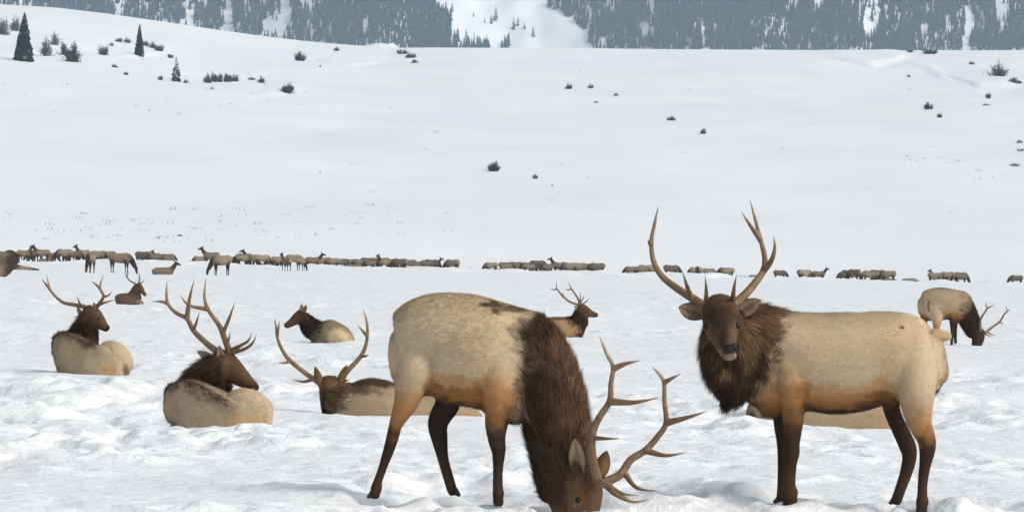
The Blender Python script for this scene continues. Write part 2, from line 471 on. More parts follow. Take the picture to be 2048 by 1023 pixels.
def loft(st, hint, ring=20, sub=5, egg=0.0, sq=2.0, tilt=0.0):
    """stations (x,y,z,a,b) -> closed elliptical loft; a lies across the hint, b along it"""
    A = catmull(st, sub)
    p = A[:, :3]; a = np.maximum(A[:, 3], 1e-3); b = np.maximum(A[:, 4], 1e-3)
    T = np.gradient(p, axis=0); T /= np.linalg.norm(T, axis=1)[:, None] + 1e-9
    # rounded ends
    def cap(i, s):
        m = 0.5 * min(a[i], b[i]); o = []
        for f, g in ((0.45, 0.90), (0.80, 0.62), (1.0, 0.02)): o.append((p[i] + s * T[i] * m * f, a[i] * g, b[i] * g, T[i]))
        return o
    c0 = cap(0, -1)[::-1]; c1 = cap(-1, 1)
    p = np.concatenate([[q[0] for q in c0], p, [q[0] for q in c1]]); a = np.concatenate([[q[1] for q in c0], a, [q[1] for q in c1]])
    b = np.concatenate([[q[2] for q in c0], b, [q[2] for q in c1]]); T = np.concatenate([[q[3] for q in c0], T, [q[3] for q in c1]])
    h = np.asarray(hint, float)
    Vd = h - (T @ h)[:, None] * T; Vd /= np.linalg.norm(Vd, axis=1)[:, None] + 1e-9
    Ud = np.cross(T, Vd)
    flip = np.sign(Ud[:, 2].mean() + 1e-6 * Ud[:, 0].mean()); Ud = Ud * (flip if flip != 0 else 1)
    if tilt: Ud, Vd = Ud * math.cos(tilt) - Vd * math.sin(tilt), Vd * math.cos(tilt) + Ud * math.sin(tilt)
    an = np.arange(ring) * 2 * math.pi / ring
    su, cu = np.sin(an), np.cos(an)
    su0 = su
    su, cu = np.sign(su) * np.abs(su) ** (2 / sq), np.sign(cu) * np.abs(cu) ** (2 / sq)
    wb = 1 - egg * np.clip(su0, 0, 1) ** 2
    v = p[:, None] + a[:, None, None] * su[None, :, None] * Ud[:, None] + (b[:, None] * (cu * wb)[None])[:, :, None] * Vd[:, None]
    n = len(p)
    i = (np.arange(n - 1)[:, None] * ring + np.arange(ring)[None]); j = (np.arange(n - 1)[:, None] * ring + (np.arange(ring)[None] + 1) % ring)
    f = np.stack([i, j, j + ring, i + ring], -1).reshape(-1, 4)
    t = np.repeat(np.linspace(0, 1, n), ring); u = np.tile(su, n); Tv = np.repeat(T, ring, 0)
    return v.reshape(-1, 3), f, t, u, Tv

def Tr(rows): return [(x, (a + b) / 2, d, (b - a) / 2, w) for x, a, b, w, d in rows]       # trunk: x, top, bottom, half depth, depth offset
def Lg(rows): return [(((a + b) / 2), y, d, (b - a) / 2, w) for y, a, b, w, d in rows]      # leg: y, left, right, half depth, depth offset
def Sp(rows): return [(x, y, d, a, b) for x, y, a, b, d in rows]                            # free: x, y, half across, half along hint, depth offset

def remesh(V, Fc, voxel, iters):
    me = mesh_np('tmp', V, Fc)
    ob = bpy.data.objects.new('tmp', me); COL.objects.link(ob)
    m = ob.modifiers.new('r', 'REMESH'); m.mode = 'VOXEL'; m.voxel_size = voxel; m.use_smooth_shade = True
    s = ob.modifiers.new('s', 'SMOOTH'); s.factor = 0.5; s.iterations = iters
    dg = bpy.context.evaluated_depsgraph_get(); dg.update()
    ev = ob.evaluated_get(dg)
    out = bpy.data.meshes.new_from_object(ev)
    bpy.data.objects.remove(ob); bpy.data.meshes.remove(me)
    return out

def noise3(p, s, seed):
    return vnoise(p[:, 0] * s, p[:, 1] * s, p[:, 2] * s + 0.37, seed=seed)

class Map:
    """photo pixels (plus a depth offset in pixels of the same scale) -> metres around the animal's base"""
    def __init__(s, px, py, D, slope=0.0, back=0.0):
        s.D = D; s.s = F / D; s.px0 = px; s.slope = slope; s.back = back
        b = P(px, py, D); b[2] = float(ground(b[0], b[1], True)); s.base = b
    def pt(s, px, py, d):
        px = np.asarray(px, float); d = np.asarray(d, float)
        return P(px, py, s.D + s.back + (d + s.slope * (px - s.px0)) / s.s) - s.base
    def pix(s, v): return proj(v + s.base)
class LocalMap:
    """plain centimetres: x forward, py down"""
    s = 100.0; base = np.zeros(3)
    def pt(s, px, py, d):
        px = np.asarray(px, float); py = np.asarray(py, float); d = np.asarray(d, float)
        return np.stack([px / 100 + 0 * d, d / 100 + 0 * px, -py / 100 + 0 * px], -1)
    def pix(s, v): return v[:, 0] * 100, -v[:, 2] * 100

def elk(label, mp, tubes, antlers=(), ears=(), eyes=(), nose=None, hooves=(), voxel=0.012, iters=6, fur=0, fur_w=0.004, paint=(), ragged=0.035, name='elk', group=None, ring=20, long_spine=False, fur_len=1.0):
    Vs, Fs, Cs, Ls, Ts = [], [], [], [], []; off = 0
    for kind, st, o in tubes:
        st = np.asarray(st, float)
        p = mp.pt(st[:, 0], st[:, 1], st[:, 2]); S = np.concatenate([p, st[:, 3:5] / mp.s], 1)
        v, f, t, u, Tv = loft(S, o.get('hint', (0, 1, 0)), ring, 5, o.get('egg', 0), o.get('sq', 2.0), math.radians(o.get('tilt', 0)))
        c, L = coat(kind, t, u * o.get('us', 1), o)
        Vs.append(v); Fs.append(f + off); Cs.append(c); Ls.append(L); Ts.append(Tv * o.get('flow', -1)); off += len(v)
    V = np.concatenate(Vs); C = np.concatenate(Cs); L = np.concatenate(Ls); T = np.concatenate(Ts)
    me = remesh(V, np.concatenate(Fs), voxel, iters)
    n = len(me.vertices)
    co = np.empty(n * 3, np.float32); me.vertices.foreach_get('co', co); co = co.reshape(-1, 3).astype(float)
    nm = np.empty(n * 3, np.float32); me.vertices.foreach_get('normal', nm); nm = nm.reshape(-1, 3).astype(float)
    kd = KDTree(len(V))
    for i, v in enumerate(V): kd.insert(v, i)
    kd.balance()
    w3 = np.stack([noise3(co, 16, 1) + 0.7 * noise3(co, 45, 4), noise3(co, 16, 2) + 0.7 * noise3(co, 45, 5), noise3(co, 16, 3) + 0.7 * noise3(co, 45, 6)], -1) * ragged
    cc = np.zeros((n, 3)); ll = np.zeros(n); tt = np.zeros((n, 3))
    for i in range(n):
        r = kd.find_n(co[i] + w3[i], 6)
        ix = [q[1] for q in r]; w = np.array([1.0 / (q[2] + 0.012) ** 2 for q in r]); w /= w.sum()
        cc[i] = w @ C[ix]; ll[i] = w @ L[ix]; tt[i] = w @ T[ix]
    ll *= fur_len
    cc *= (1 + 0.09 * noise3(co, 5, 7) + 0.05 * noise3(co, 60, 8))[:, None]
    warm = smooth(-0.2, 0.8, noise3(co, 3.1, 12)) * 0.08
    cc *= np.stack([1 + 0.25 * warm, 1 - 0.25 * warm, 1 - 0.9 * warm], -1)
    X, Y = mp.pix(co)
    jx = w3[:, 0] * mp.s * 0.6; jy = w3[:, 2] * mp.s * 0.6
    kind_long = long_spine
    for x, y, rx, ry, col, k in paint:
        w = k * smooth(1.25, 0.55, np.sqrt(((X + jx - x) / rx) ** 2 + ((Y + jy - y) / ry) ** 2))
        cc = mix(cc, np.asarray(col, float), w)
        if np.sum(col) < 0.26 and kind_long: ll = ll * (1 - w) + 0.05 * w
    cc = np.clip(cc, 0.004, 0.9)
    set_col(me, cc); me.materials.clear()
    root = link(name, None, loc=mp.base); tag(root, label, 'elk', group)
    me.name = 'body'
    link('body', me, M_COAT, root)
    if fur:
        me.calc_loop_triangles()
        tr = np.empty(len(me.loop_triangles) * 3, np.int32); me.loop_triangles.foreach_get('vertices', tr); tr = tr.reshape(-1, 3)
        A = co[tr]; ar = np.linalg.norm(np.cross(A[:, 1] - A[:, 0], A[:, 2] - A[:, 0]), axis=1) / 2
        N = int(fur * ar.sum())
        k = rng.choice(len(tr), N, p=ar / ar.sum()); b = rng.dirichlet((1, 1, 1), N)
        def itp(q): return (q[tr[k]] * b[:, :, None]).sum(1)
        root_p = itp(co); nn = itp(nm); nn /= np.linalg.norm(nn, axis=1)[:, None] + 1e-9
        fl = itp(tt); fl = fl - (fl * nn).sum(1)[:, None] * nn; fl[:, 2] -= 0.35
        fl += rng.normal(0, 0.22, (N, 3)); fl = fl - (fl * nn).sum(1)[:, None] * nn; fl /= np.linalg.norm(fl, axis=1)[:, None] + 1e-9
        ln = itp(ll[:, None])[:, 0] * rng.uniform(0.5, 1.35, N)
        clump = noise3(root_p, 22, 15)
        lift = 0.16 + 0.24 * rng.uniform(0, 1, N) + 0.20 * clump
        tip = root_p + ln[:, None] * (fl + lift[:, None] * nn)
        sd = np.cross(fl, nn); wd = fur_w * ((0.7 + 0.9 * rng.uniform(0, 1, N)) * (1 + 0.6 * smooth(0.035, 0.07, ln)))[:, None] * 0.5
        r1 = root_p - nn * 0.002
        fv = np.stack([r1 - sd * wd, r1 + sd * wd, tip], 1).reshape(-1, 3)
        mane = smooth(0.035, 0.07, itp(ll[:, None])[:, 0])
        fc = itp(cc) * (1 + rng.normal(0, 0.17, N) * (1 + 1.2 * mane) + (0.11 + 0.45 * mane) * clump)[:, None]
        fc = np.clip(np.repeat(fc, 3, 0), 0.003, 0.9); fc[2::3] *= (1.06 + 0.30 * mane)[:, None]
        fm = mesh_np('fur', fv, np.arange(N * 3).reshape(-1, 3), fc)
        # shade every hair with the skin's own normal so the coat reads as one soft surface
        fn = nn + (0.15 + 0.3 * mane)[:, None] * (tip - root_p) / ln[:, None] + (0.04 + 0.5 * mane)[:, None] * clump[:, None] * fl
        fm.normals_split_custom_set_from_vertices(np.repeat(fn / np.linalg.norm(fn, axis=1)[:, None], 3, 0).tolist())
        fo = link('fur', fm, M_FUR, root); fo['kind'] = 'stuff'
    for an in antlers:
        AV, AF, AC = [], [], []; ao = 0; beam = None
        for pts, ra, rb in an:
            q = np.asarray(pts, float)
            p = mp.pt(q[:, 0], q[:, 1], q[:, 2])
            if beam is None: beam = catmull(p, 8)
            else:
                near = beam[np.argmin(((beam - p[0]) ** 2).sum(1))]
                p[1:-1] += (near - p[0]) * 0.5; p[0] = near
            tl = np.linspace(0, 1, len(q)); rad = (ra + (rb - ra) * tl ** 0.8) / mp.s
            rad[-1] *= 0.3
            v, f = tube(p, rad, 10, 6)
            tv = np.repeat(np.linspace(0, 1, len(v) // 10), 10)
            bone = mix(np.tile([0.165, 0.098, 0.05], (len(v), 1)), np.array([0.44, 0.36, 0.26]), smooth(0.55, 1.0, tv) * (0.85 if rb < 2.2 * mp.s / 100 else 0.2))
            bone = mix(bone, np.array([0.27, 0.19, 0.115]), smooth(-0.2, 0.6, noise3(v, 25, 33)) * 0.6)
            AV.append(v); AF.append(f + ao); AC.append(bone); ao += len(v)
        AV = np.concatenate(AV); AF = np.concatenate(AF); AC = np.concatenate(AC)
        if voxel < 0.0135:
            am = remesh(AV, AF, 0.0045, 3)
            k2 = KDTree(len(AV))
            for i_, v_ in enumerate(AV): k2.insert(v_, i_)
            k2.balance()
            ac = np.array([AC[[q_[1] for q_ in k2.find_n(v_.co, 3)]].mean(0) for v_ in am.vertices])
            avx = np.array([v_.co for v_ in am.vertices])
            ac = ac * (1 + 0.22 * vnoise(avx[:, 0] * 140, avx[:, 1] * 140, avx[:, 2] * 25 + 0.3, seed=5))[:, None]
            set_col(am, np.clip(ac, 0.01, 0.9)); am.materials.clear(); am.name = 'antler'
        else: am = mesh_np('antler', AV, AF, AC)
        link('antler', am, M_ANT, root)
    for (rx, ry, rd), (tx, ty, td), wid, opn in ears:
        link('ear', ear_mesh(mp.pt(rx, ry, rd), mp.pt(tx, ty, td), wid / mp.s, np.asarray(opn, float)), M_EAR, root)
    for (x, y, d), r in eyes:
        v, f = sphere_np(mp.pt(x, y, d), r / mp.s); link('eye', mesh_np('eye', v, f), M_EYE, root)
    if nose is not None:
        link('nose', nose_mesh(mp, *nose), M_NOSE, root)
    for x, y, d, w, toe in hooves:
        link('hoof', hoof_mesh(mp, x, y, d, w, toe), M_HOOF, root)
    return root

def sphere_np(c, r, n=10, m=8, sc=(1, 1, 1)):
    V = []; Fc = []
    for i in range(m + 1):
        th = math.pi * i / m
        for j in range(n):
            a = 2 * math.pi * j / n
            V.append((c[0] + sc[0] * r * math.sin(th) * math.cos(a), c[1] + sc[1] * r * math.sin(th) * math.sin(a), c[2] + sc[2] * r * math.cos(th)))
    for i in range(m):
        for j in range(n):
            Fc.append((i * n + j, i * n + (j + 1) % n, (i + 1) * n + (j + 1) % n, (i + 1) * n + j))
    return np.array(V), np.array(Fc)

def ear_mesh(a, b, w, opn):
    """cupped leaf: hollow side turned towards opn"""
    ax = b - a; Ln = np.linalg.norm(ax); T = ax / Ln
    N = opn - (opn @ T) * T; N /= np.linalg.norm(N); S = np.cross(T, N)
    nl, nw = 12, 9; V = []; C = []
    for side in (0, 1):
        for i in range(nl):
            t = i / (nl - 1); hw = 0.5 * w * (math.sin(math.pi * min(1, t * 0.80 + 0.20) ** 1.15) ** 0.75 if t < 0.999 else 0.04)
            hw = max(hw, 0.02 * w)
            for j in range(nw):
                s = (j / (nw - 1)) * 2 - 1
                cup = 0.42 * w * (1 - s * s) * (1 - t) ** 0.5 * (0.35 + 0.65 * math.sin(math.pi * min(t + 0.25, 1)))
                q = a + T * (t * Ln) + S * (s * hw) - N * cup - N * (0.012 * side * (1 - 0.6 * abs(s)))
                V.append(q)
                rim = abs(s) ** 3
                if side == 0: C.append(np.array([0.46, 0.34, 0.22]) * (1 - rim) * (0.40 + 0.60 * min(1, abs(s) * 1.4)) + np.array([0.06, 0.034, 0.018]) * rim)
                else: C.append(np.array([0.20, 0.115, 0.055]) * (1 - 0.5 * t))
    Fc = []; m = nl * nw
    for i in range(nl - 1):
        for j in range(nw - 1):
            k = i * nw + j
            Fc.append((k, k + 1, k + nw + 1, k + nw)); Fc.append((m + k, m + k + nw, m + k + nw + 1, m + k + 1))
        k = i * nw; Fc.append((k, k + nw, m + k + nw, m + k)); k = i * nw + nw - 1; Fc.append((k, m + k, m + k + nw, k + nw))
    for j in range(nw - 1):
        Fc.append((j, m + j, m + j + 1, j + 1)); k = (nl - 1) * nw + j; Fc.append((k, k + 1, m + k + 1, m + k))
    return mesh_np('ear', np.array(V), np.array(Fc), np.array(C))

def nose_mesh(mp, x, y, d, w, h):
    """leathery pad with two nostril wings"""
    V = []; Fc = []; off = 0
    for dx, dy, rx, rz, dd in ((0, 0, 0.60, 0.42, 0), (-0.48, -0.05, 0.42, 0.50, 2), (0.48, -0.05, 0.42, 0.50, 2), (0, 0.40, 0.34, 0.30, 1)):
        c = mp.pt(x + dx * w, y + dy * h, d + dd)
        v, f = sphere_np(c, 1.0, 12, 8, (rx * w / mp.s, 0.55 * h / mp.s, rz * h / mp.s))
        V.append(v); Fc.append(f + off); off += len(v)
    return remesh(np.concatenate(V), np.concatenate(Fc), 0.006, 2)

def hoof_mesh(mp, x, y, d, w, toe):
    """cloven hoof: two pointed toes side by side; toe = sideways reach in pixels"""
    V = []; Fc = []; off = 0
    for k in (-1, 1):
        st = [mp.pt(x - toe * 0.25, y - w * 0.9, d + k * w * 0.18), mp.pt(x + toe * 0.2, y - w * 0.2, d + k * w * 0.26), mp.pt(x + toe * 0.75, y + w * 0.25, d + k * w * 0.24)]
        A = np.array([np.concatenate([st[0], [w * 0.42 / mp.s, w * 0.24 / mp.s]]), np.concatenate([st[1], [w * 0.46 / mp.s, w * 0.26 / mp.s]]), np.concatenate([st[2], [w * 0.22 / mp.s, w * 0.14 / mp.s]])])
        v, f, _, _, _ = loft(A, (0, 1, 0), 10, 4)
        V.append(v); Fc.append(f + off); off += len(v)
    return mesh_np('hoof', np.concatenate(V), np.concatenate(Fc))

def amap(k, slope=0.0, back=0.0): return Map(ANCHOR[k][0], ANCHOR[k][1], ADIST[k], slope, back)

# ---- large bull feeding with its muzzle in the snow
mp = amap('graze', -0.22)
elk('large bull elk feeding with its muzzle buried in the snow, foreground centre', mp, [
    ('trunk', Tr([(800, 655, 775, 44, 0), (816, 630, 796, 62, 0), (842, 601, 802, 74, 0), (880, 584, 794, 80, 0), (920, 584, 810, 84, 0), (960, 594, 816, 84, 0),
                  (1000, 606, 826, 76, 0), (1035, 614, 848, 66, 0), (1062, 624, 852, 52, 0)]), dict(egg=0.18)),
    ('neck', Lg([(668, 1022, 1112, 56, 0), (700, 1028, 1133, 60, 0), (750, 1038, 1156, 58, -2), (800, 1043, 1171, 54, -4), (850, 1048, 1180, 50, -6), (900, 1060, 1184, 46, -8), (950, 1070, 1190, 43, -10), (985, 1078, 1194, 40, -10)]), dict(tanend=0.05, headdark=0.7)),
    ('head', Lg([(945, 1085, 1200, 40, -10), (985, 1092, 1206, 40, -12), (1015, 1102, 1202, 34, -14), (1045, 1115, 1190, 27, -14), (1070, 1124, 1178, 23, -14), (1085, 1130, 1172, 20, -14)]), dict()),
    ('leg', Lg([(655, 832, 880, 26, -10), (700, 810, 885, 36, -31), (740, 793, 875, 40, -45), (767, 789, 856, 36, -48), (804, 787, 837, 28, -45), (847, 778, 806, 18, -40), (870, 773, 799, 16, -40), (899, 766, 789, 13, -40), (935, 756, 774, 10, -40), (962, 746, 765, 10, -40), (974, 741, 765, 13, -40), (984, 740, 761, 11, -40), (992, 738, 760, 12, -40)]), dict(t0=0.36, t1=0.54)),
    ('leg', Lg([(760, 865, 928, 28, 32), (804, 870, 922, 26, 36), (833, 858, 903, 22, 36), (851, 855, 896, 18, 36), (880, 863, 896, 15, 36), (918, 875, 898, 13, 36), (955, 886, 908, 12, 36), (985, 896, 917, 12, 36)]), dict(t0=0.02, t1=0.14)),
    ('leg', Lg([(650, 1002, 1048, 24, -8), (695, 982, 1050, 32, -30), (740, 966, 1038, 36, -43), (785, 962, 1027, 33, -48), (823, 969, 1014, 25, -42), (851, 970, 1013, 20, -36), (880, 976, 1011, 17, -36), (895, 981, 1012, 17, -36), (912, 985, 1010, 14, -36), (941, 987, 1006, 11, -36), (972, 987, 1006, 11, -36), (984, 984, 1009, 14, -36), (995, 986, 1007, 11, -36), (1006, 985, 1008, 13, -36)]), dict(t0=0.25, t1=0.46)),
    ('leg', Lg([(780, 975, 1030, 26, 30), (840, 975, 1018, 20, 32), (880, 980, 1010, 16, 32), (920, 985, 1006, 13, 32), (960, 985, 1005, 12, 32), (998, 985, 1006, 12, 32)]), dict(t0=0.02, t1=0.12)),
    ('flat', Sp([(800, 640, 9, 10, 0), (801, 632, 6, 7, 0)]), dict(col=RUMP, L=0.03)),
    ], antlers=[
    [([(1196, 962, -48), (1187, 926, -60), (1183, 891, -70), (1187, 859, -78), (1201, 830, -80), (1219, 802, -80), (1222, 766, -78), (1226, 733, -74), (1213, 706, -70), (1199, 671, -66)], 11, 3.2),
     ([(1226, 735, -74), (1251, 726, -74), (1285, 719, -72)], 7.5, 1.8), ([(1219, 802, -80), (1268, 804, -88), (1325, 793, -94)], 8.5, 1.8),
     ([(1190, 874, -74), (1215, 876, -90), (1244, 876, -104)], 6, 1.5), ([(1197, 958, -50), (1216, 974, -66), (1233, 989, -74), (1268, 1003, -80), (1302, 996, -84)], 8, 1.8),
     ([(1200, 960, -54), (1222, 972, -80), (1250, 988, -96), (1282, 990, -104)], 6.5, 1.6)],
    [([(1204, 966, 18), (1240, 948, 34), (1261, 919, 48), (1290, 900, 56), (1315, 873, 62), (1332, 845, 64), (1329, 802, 62), (1328, 765, 60), (1319, 748, 58), (1304, 733, 56)], 10, 3.0),
     ([(1328, 766, 60), (1344, 756, 58), (1364, 746, 56)], 6, 1.8), ([(1332, 845, 64), (1375, 834, 58), (1418, 820, 52)], 8, 1.6),
     ([(1290, 900, 56), (1332, 910, 46), (1377, 903, 38)], 7.5, 1.6), ([(1246, 943, 36), (1275, 976, 20), (1325, 981, 8)], 7, 1.6), ([(1212, 962, 18), (1232, 985, 4), (1262, 997, -8)], 7, 1.8)]],
    ears=[((1157, 948, -50), (1150, 876, -66), 36, (-0.25, -1, 0.1)), ((1198, 955, 24), (1214, 900, 34), 30, (0.1, 1, 0))],
    eyes=[((1156, 998, -47), 6.5)],
    hooves=[(747, 990, -40, 15, -16), (909, 986, 36, 15, 14), (997, 1006, -36, 15, 8), (996, 998, 32, 14, 8)],
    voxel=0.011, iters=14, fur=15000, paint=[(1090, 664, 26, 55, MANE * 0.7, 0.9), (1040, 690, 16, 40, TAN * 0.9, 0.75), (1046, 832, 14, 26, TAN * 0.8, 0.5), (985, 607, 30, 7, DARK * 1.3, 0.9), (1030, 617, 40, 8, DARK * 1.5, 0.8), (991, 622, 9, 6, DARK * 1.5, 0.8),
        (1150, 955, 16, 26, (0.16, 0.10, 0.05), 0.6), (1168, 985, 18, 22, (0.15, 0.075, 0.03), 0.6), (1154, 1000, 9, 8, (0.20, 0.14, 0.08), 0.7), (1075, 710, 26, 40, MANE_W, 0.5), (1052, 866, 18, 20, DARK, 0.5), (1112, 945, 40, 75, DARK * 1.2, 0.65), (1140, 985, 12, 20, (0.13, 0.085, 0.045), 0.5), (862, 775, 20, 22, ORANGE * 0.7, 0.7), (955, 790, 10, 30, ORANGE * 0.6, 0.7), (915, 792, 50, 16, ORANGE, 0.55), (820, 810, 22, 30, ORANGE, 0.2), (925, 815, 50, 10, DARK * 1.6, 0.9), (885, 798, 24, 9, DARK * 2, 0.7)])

# ---- large bull standing and looking at the camera
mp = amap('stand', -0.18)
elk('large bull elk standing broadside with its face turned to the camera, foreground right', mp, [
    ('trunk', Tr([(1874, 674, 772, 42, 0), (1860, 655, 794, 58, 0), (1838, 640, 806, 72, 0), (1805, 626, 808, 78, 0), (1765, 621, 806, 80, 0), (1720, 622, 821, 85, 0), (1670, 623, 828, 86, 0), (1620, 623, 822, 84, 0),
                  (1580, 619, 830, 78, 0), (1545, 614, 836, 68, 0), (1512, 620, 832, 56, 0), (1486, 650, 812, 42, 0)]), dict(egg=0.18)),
    ('neck', Sp([(1565, 690, 70, 50, 0), (1530, 688, 78, 58, -10), (1495, 686, 78, 58, -40), (1462, 676, 62, 50, -65)]), dict(tanend=0.28, headdark=0.0)),
    ('neck', Lg([(806, 1440, 1466, 12, -60), (790, 1428, 1492, 26, -58), (765, 1414, 1512, 40, -56), (730, 1403, 1522, 50, -60), (690, 1398, 1526, 54, -66), (655, 1401, 1510, 50, -72), (625, 1412, 1482, 38, -76)]), dict(tanend=0.001, headdark=0.0, w0=2, w1=3)),
    ('head', Sp([(1440, 612, 32, 34, -104), (1441, 632, 42, 37, -125), (1445, 655, 37, 33, -160), (1453, 680, 23, 20, -198), (1459, 696, 15, 16, -216)]), dict(hint=(1, 0, 0), m0=0.9)),
    ('flat', Sp([(1430, 630, 9, 10, -146), (1417, 638, 9, 10, -160), (1408, 647, 6, 7, -158)]), dict(col=HEADC * 0.8)),
    ('flat', Sp([(1458, 630, 9, 10, -146), (1470, 637, 9, 10, -160), (1478, 646, 6, 7, -158)]), dict(col=HEADC * 0.8)),
    ('flat', Sp([(1436, 660, 18, 24, -130), (1446, 684, 16, 20, -165), (1455, 704, 10, 13, -192)]), dict(hint=(1, 0, 0), col=HEADC * 1.3)),
    ('flat', Sp([(1452, 698, 13, 15, -165), (1458, 710, 10, 14, -196), (1461, 713, 8, 12, -208)]), dict(hint=(1, 0, 0), col=(0.30, 0.23, 0.17))),
    ('leg', Lg([(650, 1532, 1588, 26, -10), (690, 1534, 1610, 34, -30), (735, 1543, 1626, 38, -44), (775, 1552, 1620, 34, -48), (811, 1561, 1611, 27, -42), (850, 1566, 1606, 20, -36), (885, 1568, 1600, 17, -36), (905, 1567, 1600, 17, -36), (922, 1568, 1595, 14, -36), (950, 1568, 1592, 12, -36), (972, 1568, 1592, 12, -36), (983, 1564, 1597, 15, -36), (993, 1566, 1595, 12, -36), (1004, 1566, 1596, 14, -36)]), dict(t0=0.24, t1=0.46)),
    ('leg', Lg([(790, 1545, 1590, 26, 30), (840, 1546, 1580, 20, 34), (885, 1553, 1580, 16, 34), (930, 1555, 1576, 13, 34), (970, 1554, 1575, 12, 34), (998, 1552, 1574, 13, 34)]), dict(t0=0.03, t1=0.12)),
    ('leg', Lg([(650, 1805, 1850, 26, -8), (690, 1797, 1866, 36, -28), (738, 1790, 1874, 40, -42), (790, 1796, 1870, 36, -48), (830, 1808, 1864, 26, -42), (855, 1820, 1866, 20, -40), (878, 1834, 1872, 18, -40), (900, 1838, 1871, 15, -40), (930, 1838, 1862, 13, -40), (962, 1835, 1856, 11, -40), (990, 1834, 1855, 11, -40), (1002, 1831, 1858, 14, -40), (1012, 1832, 1855, 11, -40), (1022, 1831, 1856, 13, -40)]), dict(t0=0.37, t1=0.54)),
    ('leg', Lg([(770, 1755, 1810, 30, 34), (817, 1766, 1800, 24, 38), (860, 1784, 1818, 19, 38), (890, 1797, 1832, 17, 38), (912, 1804, 1834, 15, 38), (945, 1799, 1825, 13, 38), (975, 1790, 1813, 12, 38), (1003, 1780, 1803, 13, 38)]), dict(t0=0.03, t1=0.14)),
    ('flat', Sp([(1868, 668, 14, 14, 4), (1885, 671, 12, 12, 6), (1900, 671, 8, 8, 6)]), dict(col=RUMP * 1.05, L=0.035)),
    ], antlers=[
    [([(1411, 616, -108), (1385, 596, -90), (1355, 577, -70), (1325, 553, -50), (1307, 522, -38), (1303, 482, -36), (1310, 444, -44), (1317, 411, -54)], 11, 2.5),
     ([(1412, 606, -112), (1413, 578, -165), (1410, 546, -195)], 7, 1.6), ([(1380, 590, -88), (1372, 566, -132), (1364, 538, -156)], 6.5, 1.6), ([(1305, 490, -36), (1299, 482, -44), (1296, 478, -48)], 5, 2)],
    [([(1462, 614, -108), (1486, 593, -92), (1508, 568, -72), (1527, 540, -54), (1529, 512, -44), (1520, 475, -40), (1510, 436, -46), (1499, 397, -56)], 11, 2.5),
     ([(1516, 482, -40), (1498, 452, -58), (1480, 419, -72)], 6.5, 1.6), ([(1526, 542, -54), (1542, 522, -66), (1549, 496, -76), (1547, 468, -84)], 8, 1.8), ([(1466, 608, -112), (1468, 578, -165), (1474, 544, -195)], 7, 1.6)]],
    ears=[((1406, 629, -100), (1357, 613, -96), 36, (-0.15, -1, 0.25)), ((1474, 627, -100), (1522, 599, -96), 34, (0.2, -1, 0.25))],
    eyes=[((1412, 653, -172), 7), ((1475, 651, -172), 6.5)], nose=(1460, 695, -222, 17, 17),
    hooves=[(1580, 1004, -36, 17, -18), (1561, 1000, 34, 15, -18), (1843, 1022, -40, 15, -10), (1791, 1002, 38, 15, -16)],
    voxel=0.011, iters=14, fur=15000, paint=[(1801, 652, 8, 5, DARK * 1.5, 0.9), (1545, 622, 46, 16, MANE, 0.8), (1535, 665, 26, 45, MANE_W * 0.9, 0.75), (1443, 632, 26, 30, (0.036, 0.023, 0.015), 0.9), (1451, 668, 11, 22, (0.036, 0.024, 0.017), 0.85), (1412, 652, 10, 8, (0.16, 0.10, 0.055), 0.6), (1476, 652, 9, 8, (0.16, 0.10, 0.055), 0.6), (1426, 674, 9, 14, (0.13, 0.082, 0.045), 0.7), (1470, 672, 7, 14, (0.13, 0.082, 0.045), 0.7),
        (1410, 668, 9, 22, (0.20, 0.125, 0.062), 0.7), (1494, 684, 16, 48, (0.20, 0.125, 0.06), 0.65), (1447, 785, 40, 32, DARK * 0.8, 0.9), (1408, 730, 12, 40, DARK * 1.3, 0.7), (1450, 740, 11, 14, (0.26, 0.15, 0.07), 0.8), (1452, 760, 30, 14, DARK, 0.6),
        (1650, 625, 60, 6, TAN_TOP * 0.7, 0.6), (1535, 815, 26, 20, (0.22, 0.11, 0.045), 0.7), (1425, 712, 14, 20, (0.13, 0.075, 0.038), 0.6), (1890, 715, 8, 40, TAN * 0.6, 0.5), (1768, 798, 24, 18, ORANGE * 0.45, 0.8), (1604, 795, 12, 30, ORANGE * 0.5, 0.7), (1680, 800, 80, 16, ORANGE, 0.5), (1560, 800, 40, 20, ORANGE, 0.25), (1690, 830, 90, 13, DARK * 1.3, 0.95), (1745, 812, 34, 12, DARK * 2, 0.7), (1620, 818, 22, 12, DARK * 2, 0.7)])  # flank and elbow crease spots: dark hair plus crease shadow painted into the coat

